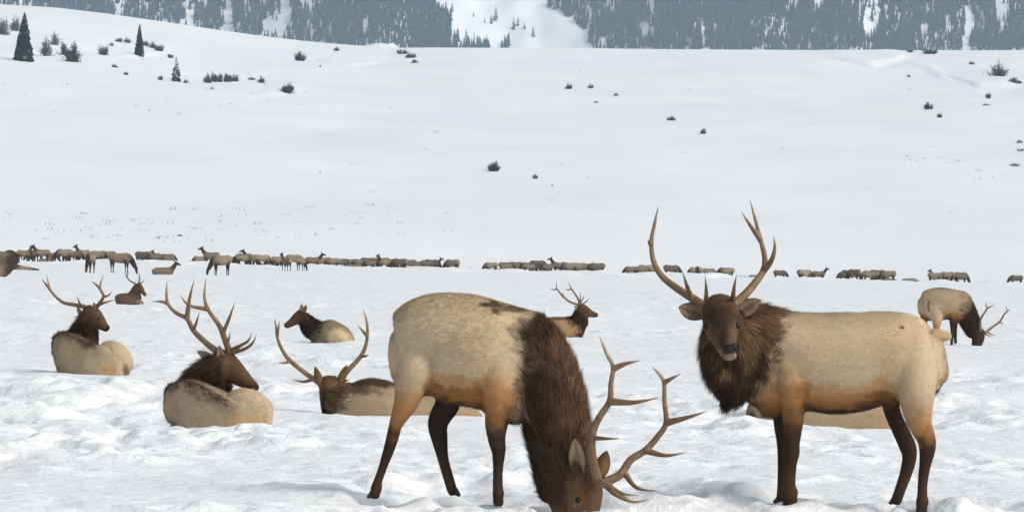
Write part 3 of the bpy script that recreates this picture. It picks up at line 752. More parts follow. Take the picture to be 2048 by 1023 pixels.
# ---- bull lying on the left, seen from behind, looking right
TB = TAN * 0.92
mp = amap('rear_l', 0, 0.30)
elk('bedded bull elk at far left seen from behind with wide thin antlers', mp, [
    ('trunk', Sp([(240, 752, 40, 24, -30), (222, 750, 62, 38, -18), (200, 750, 70, 44, 0), (175, 738, 70, 46, 25), (152, 730, 75, 42, 45), (136, 734, 68, 30, 58)]), dict(hint=(0.75, 0.65, 0), belly=0, egg=0.42, sq=2.0, tan=TB, tilt=26, stripe=0.30)),
    ('flat', Sp([(206, 722, 36, 24, -10), (222, 724, 43, 26, -20), (242, 746, 34, 18, -26)]), dict(col=TB * 1.02)),
    ('neck', Sp([(150, 690, 26, 26, 58), (168, 660, 25, 24, 52), (178, 638, 22, 20, 44)]), dict(hint=(0.75, 0.65, 0), tanend=0.25, headdark=0.2)),
    ('flat', Lg([(650, 160, 196, 17, 44), (680, 164, 198, 18, 40), (705, 168, 196, 16, 34)]), dict(col=DARK * 1.2)),
    ('head', Sp([(174, 622, 15, 14, 44), (185, 630, 18, 16, 38), (198, 643, 15, 12, 28), (209, 653, 9, 9, 20), (214, 656, 7, 8, 16)]), dict(hint=(0.4, 0.9, 0))),
    ], antlers=[
    [([(170, 613, 44), (149, 609, 52), (128, 605, 60), (112, 593, 62), (100, 577, 58), (93, 547, 50)], 5, 2), ([(101, 579, 58), (92, 568, 52), (83, 557, 48)], 3.6, 1.4), ([(161, 609, 44), (157, 600, 34), (155, 591, 26)], 3, 1)],
    [([(191, 616, 38), (200, 605, 32), (207, 591, 30), (200, 574, 26), (207, 549, 22)], 5, 1.8), ([(201, 576, 26), (192, 568, 20), (182, 561, 16)], 3.4, 1.2), ([(206, 593, 30), (217, 590, 22), (225, 580, 16)], 3, 1), ([(197, 610, 32), (212, 604, 16), (234, 598, 2)], 3.6, 1)]],
    ears=[((164, 633, 50), (154, 613, 54), 11, (-0.4, -0.6, 0)), ((189, 632, 30), (188, 604, 26), 12, (-0.4, -1, 0))], eyes=[((198, 637, 17), 2.6)],
    voxel=0.013, iters=5, fur=9000, fur_w=0.006, long_spine=True, fur_len=1.4, ring=36, paint=[(140, 660, 12, 8, MANE * 1.8, 0.6), (216, 738, 16, 10, (0.42, 0.22, 0.08), 0.6), (252, 742, 6, 14, DARK * 2, 0.6), (222, 705, 4, 26, TB * 0.75, 0.5)])

# ---- bull lying left of centre, heavy antlers, seen from behind
mp = amap('rear_r', 0, 0.30)
elk('bedded bull elk seen from behind with dark spine stripe, heavy antlers, head turned right', mp, [
    ('trunk', Sp([(515, 862, 38, 28, -30), (490, 860, 58, 46, -18), (455, 846, 62, 56, 5), (415, 828, 68, 60, 35), (384, 814, 68, 54, 62), (354, 808, 52, 40, 80)]), dict(hint=(0.72, 0.69, 0), belly=0, egg=0.45, sq=2.0, tan=TB, tilt=33, stripe=0.28)),
    ('flat', Sp([(462, 826, 40, 30, 6), (488, 824, 50, 34, -4), (512, 844, 48, 26, -14), (526, 858, 26, 16, -18)]), dict(col=TB * 1.05)),
    ('neck', Sp([(378, 785, 34, 32, 92), (402, 762, 34, 32, 84), (428, 742, 32, 28, 72), (446, 728, 27, 24, 64)]), dict(hint=(0.5, 0.85, 0), tanend=0.3, headdark=0.0)),
    ('flat', Sp([(420, 770, 30, 26, 72), (450, 765, 24, 22, 60)]), dict(col=DARK * 1.3, L=0.05)),
    ('head', Sp([(438, 712, 18, 22, 64), (452, 728, 27, 23, 56), (475, 748, 22, 18, 44), (500, 768, 13, 12, 32), (511, 776, 10, 10, 26)]), dict(hint=(0.45, 0.85, 0.2))),
    ], antlers=[
    [([(440, 706, 66), (412, 685, 78), (387, 660, 90), (374, 637, 96), (352, 625, 92), (336, 607, 84), (333, 585, 78), (334, 562, 72)], 7.5, 2.2), ([(337, 608, 84), (322, 603, 80), (301, 603, 76)], 4, 1.4), ([(374, 638, 96), (379, 598, 84), (389, 557, 74)], 6, 1.8), ([(390, 656, 88), (395, 640, 70), (400, 620, 58)], 4, 1.4)],
    [([(460, 706, 52), (447, 670, 46), (437, 648, 42), (416, 618, 40), (409, 592, 36), (412, 555, 30)], 7.5, 2.4), ([(414, 617, 40), (385, 612, 38), (370, 604, 36), (360, 588, 34)], 5, 1.5), ([(446, 666, 46), (460, 632, 30), (471, 600, 22)], 5, 1.6), ([(456, 688, 48), (460, 675, 38), (460, 660, 32)], 3.4, 1.2),
     ([(462, 698, 50), (484, 688, 32), (499, 678, 20), (504, 662, 14)], 5, 1.5), ([(466, 706, 46), (493, 697, 20), (509, 684, 8), (514, 666, 2)], 5, 1.5)]],
    ears=[((430, 722, 70), (394, 701, 80), 18, (-0.3, -1, 0.1)), ((446, 734, 38), (438, 690, 36), 20, (-0.3, -1, 0.2))], eyes=[((474, 741, 31), 3.4)],
    voxel=0.012, iters=5, fur=10000, fur_w=0.006, long_spine=True, fur_len=1.4, ring=36, paint=[(362, 752, 14, 8, MANE * 1.8, 0.6), (490, 842, 48, 18, (0.48, 0.29, 0.13), 0.55), (452, 836, 4, 24, TB * 0.7, 0.5),
        (452, 735, 10, 22, (0.26, 0.17, 0.09), 0.5)])

# ---- bull lying behind the feeding bull, head seen from behind
mp = amap('behind', 0, 0.30)
elk('bedded bull elk stretched behind the feeding bull, back of its head and spread antlers showing', mp, [
    ('trunk', Tr([(948, 820, 900, 24, 0), (925, 806, 900, 44, 0), (880, 793, 890, 52, 0), (835, 781, 885, 56, 0), (785, 766, 885, 58, 0), (742, 755, 885, 54, 0), (705, 768, 880, 44, 0), (680, 780, 875, 34, 0)]), dict(belly=0, egg=0.3, sq=2.2, tan=TANB * 1.15)),
    ('neck', Sp([(700, 802, 36, 36, 2), (678, 798, 36, 34, 6), (662, 795, 34, 30, 10)]), dict(tanend=0.4, headdark=0)),
    ('head', Lg([(758, 642, 676, 16, 6), (775, 638, 680, 22, 8), (800, 640, 676, 22, 24), (825, 644, 668, 16, 44), (845, 648, 664, 12, 58)]), dict()),
    ], antlers=[
    [([(644, 768, 4), (617, 750, 12), (584, 724, 20), (568, 705, 22), (556, 679, 20), (552, 653, 14), (549, 632, 8)], 6.5, 2), ([(555, 672, 18), (557, 656, 10), (560, 638, 4)], 3.6, 1.3), ([(582, 723, 20), (568, 726, 10), (551, 724, 0)], 4, 1.3), ([(627, 758, 8), (606, 763, 20), (581, 757, 26)], 4.5, 1.4)],
    [([(674, 766, 4), (696, 740, 12), (720, 714, 20), (731, 692, 22), (735, 666, 20), (733, 640, 14), (726, 618, 8)], 6.5, 2), ([(733, 672, 20), (724, 660, 12), (713, 648, 6)], 4, 1.3), ([(722, 712, 20), (731, 712, 12), (739, 709, 4)], 4, 1.5), ([(684, 756, 8), (692, 760, 20), (700, 758, 28)], 4, 1.5)]],
    ears=[((644, 776, 4), (630, 732, 0), 17, (0.3, 1, 0)), ((676, 772, 4), (694, 729, 0), 17, (-0.3, 1, 0))],
    voxel=0.013, iters=5, fur=9000, fur_w=0.006, long_spine=True, fur_len=1.3, paint=[(742, 764, 60, 12, MANE * 0.9, 0.9), (710, 778, 30, 12, MANE, 0.8), (735, 782, 34, 6, MANE * 1.6, 0.5), (658, 768, 16, 10, (0.16, 0.085, 0.04), 0.6), (942, 842, 18, 20, (0.45, 0.2, 0.07), 0.6), (660, 815, 18, 24, (0.13, 0.085, 0.05), 0.5)])

# ---- cow lying, looking left
mp = amap('cow', 0, 0.2)
elk('bedded cow elk with dark neck looking left, behind the spread antlers', mp, [
    ('trunk', Sp([(694, 686, 26, 20, -16), (683, 684, 36, 26, -6), (664, 684, 46, 26, 6), (645, 684, 42, 22, 18), (632, 686, 32, 16, 24)]), dict(hint=(0.7, 0.7, 0), belly=0, egg=0.2, tan=TANB * 0.85)),
    ('flat', Sp([(660, 676, 12, 12, -26), (676, 672, 15, 14, -26), (686, 680, 12, 12, -22)]), dict(col=RUMP * 0.9)),
    ('neck', Sp([(642, 664, 21, 18, 20), (624, 656, 21, 15, 22), (610, 640, 16, 12, 22), (605, 632, 13, 11, 22)]), dict(tanend=0.12, headdark=0, mul=0.5, w0=2, w1=3)),
    ('head', Sp([(606, 628, 13, 11, 22), (596, 635, 12, 10, 20), (584, 644, 8.5, 8, 18), (574, 650, 6.5, 6, 16), (571, 652, 5, 5, 16)]), dict(hint=(0, 1, 0), mul=0.75)),
    ], ears=[((604, 626, 12), (603, 607, 8), 9, (-0.3, -1, 0)), ((609, 624, 30), (612, 609, 34), 8, (0.2, 1, 0))],
    voxel=0.02, iters=4, fur=4000, fur_w=0.008, paint=[(668, 640, 16, 6, TANB * 0.7, 0.6)])

# ---- far small bull lying at left
mp = amap('farbull', 0, 0.25)
elk('small distant bedded bull elk, dark with raised head facing right, at left', mp, [
    ('trunk', Tr([(234, 590, 612, 8, 0), (242, 586, 612, 13, 0), (256, 585, 612, 16, 0), (268, 584, 612, 15, 0), (278, 588, 612, 10, 0)]), dict(belly=0.5, tan=TANB * 0.36)),
    ('neck', Sp([(266, 594, 13, 12, -2), (272, 582, 11, 9, -4), (275, 572, 8.5, 7, -5)]), dict(tanend=0.2)),
    ('head', Sp([(275, 569, 7, 6, -6), (281, 576, 6.5, 5, -8), (287, 585, 4.5, 4, -10), (291, 590, 3.5, 3, -10)]), dict()),
    ('flat', Sp([(276, 606, 3, 3, -12), (283, 602, 3, 3, -16), (286, 608, 2.5, 3, -16)]), dict(col=TANB)),
    ], antlers=[[([(271, 567, -8), (260, 561, -4), (253, 552, 0), (250, 540, 0)], 2, 0.9), ([(254, 553, 0), (256, 546, -4), (256, 540, -6)], 1.4, 0.8)], [([(278, 567, -6), (279, 554, -2), (277, 543, 0)], 2, 0.9), ([(280, 566, -8), (285, 564, -10), (289, 560, -12)], 1.5, 0.8)]],
    voxel=0.03, iters=3, ring=14)

# ---- mid bull lying, looking right
mp = amap('mid', 0, 0.25)
elk('bedded bull elk in profile facing right, between the two large bulls', mp, [
    ('trunk', Tr([(1052, 650, 680, 16, 6), (1075, 640, 680, 22, 6), (1105, 633, 680, 25, 4), (1130, 634, 680, 24, 2), (1148, 642, 680, 18, 0), (1155, 650, 680, 12, 0)]), dict(belly=0.2, tan=(0.40, 0.25, 0.135))),
    ('neck', Sp([(1140, 652, 20, 18, 4), (1154, 648, 20, 16, 2), (1160, 634, 17, 13, 0), (1161, 620, 12, 10, 0)]), dict(tanend=0.12, headdark=0, w0=2, w1=3)),
    ('flat', Lg([(645, 1152, 1174, 11, -2), (660, 1152, 1170, 11, -2), (674, 1155, 1165, 9, -2)]), dict(col=DARK)),
    ('head', Sp([(1159, 614, 10, 9, 0), (1168, 620, 11, 8.5, 0), (1180, 626, 8, 6.5, 0), (1190, 629, 5.5, 5, 0), (1194, 630, 4.5, 4.5, 0)]), dict(m0=0.7)),
    ], antlers=[
    [([(1157, 609, -6), (1140, 603, -14), (1128, 594, -20), (1118, 583, -20), (1113, 574, -18), (1113, 562, -16)], 2.9, 1.1), ([(1113, 578, -18), (1106, 579, -18), (1099, 577, -18)], 1.8, 0.8), ([(1128, 594, -20), (1126, 588, -24), (1126, 582, -26)], 1.5, 0.8), ([(1162, 608, -6), (1169, 606, -16), (1176, 601, -22), (1181, 595, -26)], 2, 0.8)],
    [([(1160, 608, 6), (1155, 595, 14), (1143, 577, 18), (1137, 564, 16)], 2.7, 1.1), ([(1143, 578, 18), (1136, 580, 18), (1129, 578, 18)], 1.6, 0.8), ([(1160, 606, 8), (1161, 594, 6), (1161, 583, 4)], 1.6, 0.8), ([(1163, 605, 6), (1167, 597, 0), (1168, 590, -4)], 1.6, 0.8)]],
    ears=[((1157, 617, -8), (1148, 612, -14), 6, (0, -1, 0))], voxel=0.02, iters=4, fur=4000, fur_w=0.008, paint=[(1120, 636, 22, 5, MANE * 1.8, 0.7)])

# ---- bull feeding at the right edge
mp = amap('right', 0)
elk('smaller bull elk feeding head down beyond the standing bull, far right', mp, [
    ('trunk', Tr([(1841, 596, 632, 12, 0), (1850, 584, 642, 20, 0), (1866, 576, 642, 24, 0), (1884, 574, 640, 26, 0), (1902, 577, 639, 25, 0), (1918, 580, 647, 22, 0), (1930, 588, 648, 17, 0)]), dict(egg=0.15, tan=TANB * 1.2)),
    ('neck', Sp([(1922, 612, 26, 17, 0), (1934, 630, 22, 16, 0), (1944, 652, 19, 14, 0), (1950, 668, 15, 12, 0)]), dict(tanend=0.2, w0=2, w1=3, mul=0.75)),
    ('head', Sp([(1956, 662, 14, 11, 0), (1956, 676, 13, 10, 0), (1953, 690, 10, 8, 0), (1951, 700, 8, 7, 0)]), dict(mul=0.5)),
    ('leg', Lg([(615, 1855, 1888, 12, -12), (635, 1862, 1886, 11, -13), (652, 1866, 1880, 8, -13), (665, 1866, 1878, 6, -13), (690, 1868, 1875, 5, -13)]), dict(t0=0.5, t1=0.7)),
    ('leg', Lg([(605, 1839, 1862, 10, 10), (625, 1840, 1858, 9, 11), (642, 1842, 1855, 7, 11), (660, 1846, 1856, 5, 11), (688, 1846, 1853, 4, 11)]), dict(t0=0.1, t1=0.3)),
    ('leg', Lg([(625, 1896, 1916, 9, -10), (645, 1899, 1912, 8, -11), (665, 1901, 1909, 5, -11), (689, 1900, 1906, 4, -11)]), dict(t0=0.1, t1=0.35)),
    ('leg', Lg([(630, 1900, 1918, 9, 10), (650, 1904, 1915, 7, 11), (668, 1907, 1914, 5, 11), (686, 1908, 1914, 4, 11)]), dict(t0=0.1, t1=0.3)),
    ], antlers=[
    [([(1961, 662, -8), (1960, 645, -14), (1963, 634, -17), (1969, 625, -18), (1974, 616, -17), (1972, 610, -16), (1972, 602, -15)], 2.9, 1.1), ([(1974, 616, -17), (1981, 613, -18), (1990, 609, -18)], 1.9, 0.8)],
    [([(1967, 668, 4), (1984, 654, 14), (1999, 643, 18), (2008, 629, 18), (2014, 621, 17), (2012, 611, 16)], 2.9, 1.1), ([(2013, 622, 17), (2017, 620, 16), (2021, 617, 15)], 1.6, 0.8), ([(1970, 667, 2), (1978, 671, -2), (1986, 673, -4)], 1.9, 0.9), ([(1974, 663, 8), (1983, 668, 4), (1993, 671, 2)], 1.9, 0.9), ([(1999, 643, 18), (2004, 646, 14), (2008, 647, 10)], 1.5, 0.8)]],
    ears=[((1955, 655, -8), (1950, 645, -14), 6, (-0.3, -1, 0))], voxel=0.02, iters=4, fur=4000, fur_w=0.008, paint=[(1848, 605, 9, 22, RUMP * 0.75, 0.7), (1857, 612, 3, 14, DARK * 2, 0.7), (1885, 576, 26, 3, TANB * 0.5, 0.6), (1930, 588, 12, 14, TANB * 0.6, 0.5)])

# ---- elk lying behind the legs of the standing bull
mp = amap('hidden', 0, 0.3)
elk('bedded elk showing only its flank between the legs of the standing bull', mp, [
    ('trunk', Tr([(1780, 815, 910, 30, 0), (1755, 790, 910, 48, 0), (1695, 775, 905, 55, 0), (1630, 768, 900, 56, 0), (1570, 770, 895, 50, 0), (1530, 788, 885, 40, 0), (1512, 812, 880, 26, 0)]), dict(belly=0, sq=2.3, tan=TANB * 1.1)),
    ('neck', Sp([(1540, 805, 30, 28, 20), (1552, 780, 28, 26, 50), (1590, 768, 24, 22, 70)]), dict(tanend=0.1)),
    ('head', Sp([(1590, 768, 24, 20, 70), (1625, 772, 20, 17, 72), (1660, 782, 12, 11, 70)]), dict()),
    ], voxel=0.015, iters=4, fur=7000, fur_w=0.006, paint=[(1506, 842, 11, 20, DARK * 1.2, 0.95), (1770, 855, 20, 20, (0.40, 0.25, 0.13), 0.5)])

# ---- elk cut by the left edge
mp = amap('edge', 0, 0.0)
elk('dark-chested elk cut off by the left edge with one leg stretched out', mp, [
    ('trunk', Tr([(-62, 508, 548, 10, 0), (-40, 502, 556, 15, 0), (-15, 500, 560, 17, 0), (2, 501, 556, 15, 0), (14, 503, 551, 13, -1), (24, 509, 546, 10, -3), (31, 519, 540, 6, -4)]), dict(belly=0, tan=TANB * 0.4)),
    ('neck', Sp([(8, 514, 10, 9, 4), (20, 508, 9, 8, 8), (31, 513, 7, 6, 12), (35, 524, 5, 5, 12)]), dict(tanend=0.1, w0=2, w1=3)),
    ('flat', Sp([(30, 533, 6, 5, -4), (46, 535, 4.5, 4, -6), (62, 537, 3.2, 3, -7)]), dict(col=TANB * 0.9)),
    ('flat', Sp([(62, 537, 3, 3, -7), (78, 539, 1.8, 2, -8)]), dict(col=DARK * 2)),
    ], paint=[(-4, 542, 16, 14, TANB * 0.75, 0.9), (8, 508, 10, 5, TANB * 0.6, 0.7), (27, 522, 17, 18, DARK * 1.3, 0.9), (18, 540, 12, 9, DARK * 1.8, 0.7)], voxel=0.03, iters=3, ring=14)

# ------------------------------------------------------------------ distant herd: a few poses, copied
def copy_tree(o, parent=None):
    c = o.copy(); COL.objects.link(c); c.parent = parent
    for ch in o.children: copy_tree(ch, c)
    return c

LM = LocalMap()
TF = np.array([0.215, 0.175, 0.128])
def legs(xs, top=-90):
    out = []
    for x, d, k in xs:
        out.append(('leg', Lg([(top, x - 13, x + 13, 11, d), (-62, x - 8, x + 8, 8, d), (-45, x - 6, x + 5, 6, d), (-20, x - 4, x + 4, 4, d), (4, x - 5, x + 6, 5, d)]), dict(t0=0.01, t1=0.12)))
    return out
STAND = Tr([(-78, -128, -92, 15, 0), (-62, -138, -78, 24, 0), (-30, -136, -70, 28, 0), (10, -134, -66, 29, 0), (45, -140, -68, 25, 0), (62, -134, -80, 17, 0)])
LIE = Tr([(-78, -40, 6, 18, 0), (-60, -56, 6, 30, 0), (-25, -60, 6, 34, 0), (15, -62, 6, 33, 0), (45, -64, 6, 27, 0), (60, -52, 6, 18, 0)])
FOUR = [(-58, -14, 0), (-50, 14, 0), (40, -13, 0), (48, 13, 0)]
def far_elk(lbl, tubes, antlers=(), tan=TF, voxel=0.035):
    return elk(lbl, LM, tubes, antlers, voxel=voxel, iters=3, ring=14, ragged=0.05)
NU = [('neck', Sp([(48, -112, 22, 16, 0), (68, -135, 19, 13, 0), (84, -160, 14, 10, 0)]), dict(tanend=0.2)), ('head', Sp([(82, -170, 12, 9, 0), (98, -166, 11, 8, 0), (118, -158, 7, 6, 0), (126, -156, 5, 5, 0)]), dict(mul=0.5)), ('flat', Sp([(80, -178, 4, 6, -8), (74, -190, 3, 3, -16)]), dict(col=MANE)), ('flat', Sp([(80, -178, 4, 6, 8), (74, -190, 3, 3, 16)]), dict(col=MANE))]
NG = [('neck', Sp([(48, -112, 26, 16, 0), (72, -92, 22, 14, 0), (92, -62, 17, 12, 0), (100, -45, 14, 11, 0)]), dict(tanend=0.12, w0=2, w1=3, mul=0.8)), ('head', Sp([(104, -48, 12, 10, 0), (110, -32, 11, 9, 0), (113, -12, 8, 7, 0), (114, -2, 6, 6, 0)]), dict(mul=0.5))]
NL = [('neck', Sp([(48, -42, 22, 18, 0), (66, -62, 19, 14, 0), (80, -84, 14, 10, 0)]), dict(tanend=0.2)), ('head', Sp([(79, -94, 12, 9, 0), (94, -90, 11, 8, 0), (114, -82, 7, 6, 0), (121, -80, 5, 5, 0)]), dict(mul=0.45)), ('flat', Sp([(77, -102, 4, 6, -8), (71, -114, 3, 3, -16)]), dict(col=MANE)), ('flat', Sp([(77, -102, 4, 6, 8), (71, -114, 3, 3, 16)]), dict(col=MANE))]
NC = [('neck', Sp([(50, -38, 20, 18, 0), (72, -30, 18, 14, 14), (74, -22, 14, 12, 34)]), dict(tanend=0.3)), ('head', Sp([(72, -22, 12, 10, 36), (54, -18, 11, 9, 46), (36, -12, 7, 7, 50)]), dict())]
ANT = [[([(80, -180, s * 6), (62, -196, s * 26), (44, -216, s * 34), (30, -246, s * 26)], 3, 1), ([(84, -180, s * 6), (100, -192, s * 12), (108, -206, s * 12)], 2, 0.8), ([(46, -214, s * 34), (52, -232, s * 34), (52, -246, s * 30)], 2, 0.8)] for s in (-1, 1)]
V_UP = far_elk('', [('trunk', STAND, dict(tan=TF, egg=0.15, belly=0.25))] + legs(FOUR) + NU)
V_GR = far_elk('', [('trunk', STAND, dict(tan=TF * 1.1, egg=0.15, belly=0.25))] + legs(FOUR) + NG)
V_LU = far_elk('', [('trunk', LIE, dict(tan=TF, belly=0.3))] + NL)
V_LC = far_elk('', [('trunk', LIE, dict(tan=TF * 1.15, belly=0.3))] + NC)
V_BL = far_elk('', [('trunk', LIE, dict(tan=TF * 0.85, belly=0.3))] + NL, antlers=[[(np.array(p) + np.array([-3, 78, 0]), a, b) for p, a, b in an] for an in ANT])
V_GD = far_elk('', [('trunk', STAND, dict(tan=TF * 0.72, egg=0.15, belly=0.25))] + legs(FOUR) + NG)
V_GP = far_elk('', [('trunk', STAND, dict(tan=TF * 1.45, egg=0.1, belly=0.15))] + legs(FOUR) + NG)
PROTO = dict(up=V_UP, graze=V_GR, lieup=V_LU, curl=V_LC, bull=V_BL, dark=V_GD, pale=V_GP)
used = set()
def place(kind, loc, yaw, scale, label, group):
    o = PROTO[kind]
    if kind in used: o = copy_tree(o)
    used.add(kind)
    o.location = loc; o.rotation_euler = (0, 0, yaw); o.scale = (scale,) * 3
    o['label'] = label
    if group: o['group'] = group
    return o

R = math.radians
for kind, px, row, yaw, sc, lab in (
        ('graze', 180, 546, -97, 1.0, 'distant elk feeding head-on towards the camera, at left below the herd'),
        ('graze', 240, 546, -8, 1.0, 'distant elk feeding in profile facing right, at left beside the herd'),
        ('bull', 328, 549, 6, 0.9, 'distant dark-headed elk bedded flat, just in front of the herd at left'),
        ('graze', 442, 551, -140, 1.0, 'distant tan elk feeding head down towards the lower left'),
        ('up', 572, 541, 125, 0.92, 'distant elk standing rear-on, left one of a close pair'),
        ('graze', 602, 541, 62, 0.92, 'distant elk standing rear-on, right one of a close pair')):
    D = row_to_dist(px, row); q = P(px, row, D); q[2] = float(ground(q[0], q[1])) - 0.03
    place(kind, q, R(yaw), sc, lab, None)

HL = dict(up='elk standing with head raised in the far herd behind the snow bank', graze='elk standing head down in the far herd behind the snow bank',
          lieup='elk bedded with head up in the far herd behind the snow bank', curl='elk curled up low in the far herd behind the snow bank', bull='antlered elk bedded in the far herd behind the snow bank',
          dark='darker brown elk standing head down in the far herd behind the snow bank', pale='pale tan elk standing head down in the far herd behind the snow bank')
herd = [(46, 'up', 1), (62, 'graze', -1), (84, 'up', -1), (104, 'graze', 1), (126, 'graze', -1), (146, 'graze', 1), (166, 'up', -1), (196, 'graze', 1), (214, 'graze', -1), (286, 'graze', 1), (302, 'graze', -1),
        (318, 'up', -1), (338, 'graze', 1), (374, 'curl', 1), (398, 'graze', -1), (420, 'up', -1), (462, 'graze', 1), (486, 'graze', -1), (506, 'up', -1), (524, 'graze', 1), (543, 'graze', -1), (557, 'graze', 1), (590, 'graze', 1),
        (626, 'up', 1), (648, 'graze', 1), (664, 'graze', -1), (690, 'curl', 1), (704, 'graze', 1), (718, 'graze', -1), (738, 'graze', -1), (754, 'curl', 1), (768, 'up', -1), (784, 'graze', 1), (803, 'graze', -1), (818, 'graze', 1), (838, 'curl', -1),
        (852, 'graze', 1), (866, 'up', 1), (904, 'graze', -1), (936, 'curl', 1), (976, 'graze', -1), (998, 'curl', 1), (1014, 'graze', 1), (1030, 'graze', -1), (1058, 'graze', 1), (1076, 'graze', -1), (1094, 'graze', -1), (1118, 'up', -1), (1138, 'up', -1),
        (1158, 'graze', 1), (1172, 'graze', -1), (1190, 'graze', 1), (1202, 'curl', 1), (1236, 'curl', 1), (1264, 'graze', -1), (1284, 'graze', 1), (1300, 'graze', 1), (1342, 'graze', 1), (1392, 'graze', -1), (1420, 'graze', 1), (1452, 'graze', -1), (1482, 'curl', 1), (1514, 'curl', -1),
        (1562, 'graze', 1), (1612, 'graze', 1), (1640, 'up', 1), (1668, 'curl', 1), (1690, 'graze', -1), (1708, 'graze', 1), (1740, 'graze', 1), (1758, 'graze', -1), (1778, 'graze', -1), (1820, 'curl', 1), (1876, 'up', -1), (1898, 'graze', 1), (1918, 'graze', -1), (2034, 'graze', -1)]
hr = random.Random(4)
for a, b, n in ((40, 160, 5), (190, 225, 2), (280, 340, 3), (455, 560, 5), (640, 880, 13), (965, 1205, 12), (1255, 1300, 2), (1325, 1355, 1), (1385, 1465, 3), (1600, 1660, 2), (1680, 1790, 5), (1862, 1935, 3)):
    for i in range(n): herd.append((a + (b - a) * (i + 0.5) / n + hr.uniform(-6, 6), hr.choice(['graze', 'curl', 'dark', 'pale', 'lieup']), hr.choice([-1, 1])))
herd = [(x, ('dark' if k == 'graze' and hr.random() < 0.3 else 'pale' if k == 'graze' and hr.random() < 0.3 else k), d) for x, k, d in herd]
for i, (px, kind, dr) in enumerate(herd):
    D = 431 + hr.uniform(-5, 16)
    q = P(px + hr.uniform(-2, 2), 520, D); q[2] = float(ground(q[0], q[1]))
    yaw = (0 if dr > 0 else math.pi) + hr.gauss(0, 0.5)
    place(kind, q, yaw, hr.uniform(0.82, 1.12), HL[kind], 'far elk herd behind the snow bank: ' + kind)
for k, o in PROTO.items():
    if k not in used:
        for ch in list(o.children): bpy.data.objects.remove(ch)
        bpy.data.objects.remove(o)

# ------------------------------------------------------------------ shrubs and trees on the hill
def shrub_mesh(w, h, seed, dense=1.0, lean=0.0, col=(0.085, 0.075, 0.075)):
    """stems fanning from a small crown of roots, each breaking into fine twigs with an uneven outline"""
    r = np.random.default_rng(seed); Vs = []; Fs = []; Cs = []; off = 0
    def add(pts, rad, ring, c):
        nonlocal off
        v, f = tube(pts, rad, ring); Vs.append(v); Fs.append(f + off); Cs.append(np.tile(c, (len(v), 1))); off += len(v)
    lobes = [(r.uniform(-0.42, 0.42) * w, r.uniform(-0.25, 0.25) * w, h * r.uniform(0.35, 1.0), w * r.uniform(0.14, 0.30)) for _ in range(int(3 + 3 * dense))]
    lobes.append((r.uniform(-0.15, 0.15) * w, 0, h, w * 0.2))
    tw = 0.012 * (h + w) * 0.5 + 0.012
    for lx, ly, lh, lr in lobes:
        c0 = np.array(col) * r.uniform(0.7, 1.35)
        root = np.array([lx * 0.65, ly * 0.65, -0.2])
        for i in range(int(5 + 5 * dense)):
            a = r.uniform(0, 2 * math.pi); k = r.uniform(0, 1) ** 0.6
            top = np.array([lx + math.cos(a) * k * lr + lean * lh, ly + math.sin(a) * k * lr, lh * r.uniform(0.45, 1.0) * (1 - 0.3 * k)])
            mid = root * 0.45 + top * 0.55 + r.normal(0, 0.05, 3) * w * 0.4
            add([root + r.normal(0, 0.03, 3) * w, mid, top], [tw * 1.5, tw, tw * 0.35], 3, c0)
            for q in range(int(2 + 2.2 * dense)):
                s_ = r.uniform(0.1, 1.0); p0 = mid * (1 - s_) + top * s_ if r.uniform() < 0.7 else root * (1 - s_) * 0.6 + mid * (0.4 + 0.6 * s_)
                d = np.array([r.normal(0, 1), r.normal(0, 0.8), r.uniform(-0.2, 1.3)]); d /= np.linalg.norm(d)
                add([p0, p0 + d * (0.10 * h + 0.06 * w) * r.uniform(0.5, 1.6)], [tw * 0.9, tw * 0.3], 3, c0 * r.uniform(0.9, 1.25))
    for i in range(int(14 + 16 * dense)):
        p0 = np.array([r.normal(0, 0.24) * w, r.normal(0, 0.15) * w, -0.1]); d = np.array([r.normal(0, 0.7), r.normal(0, 0.5), 1.0])
        add([p0, p0 + d * h * r.uniform(0.1, 0.42)], [tw * 1.2, tw * 0.4], 3, np.array(col) * r.uniform(0.8, 1.4))
    return mesh_np('shrub', np.concatenate(Vs), np.concatenate(Fs), np.concatenate(Cs), False)

def hill_shrub(px, py, w, h, label, group=None, dense=1.0, lean=0.0, col=(0.085, 0.075, 0.075)):
    q, d = hill_hit(px, py); s = F / d
    o = link('shrub', shrub_mesh(w / s, h / s, int(px * 7 + py), dense, lean, col), M_TWIG, None, q - np.array([0, 0, 0.05]))
    tag(o, label, 'shrub', group)

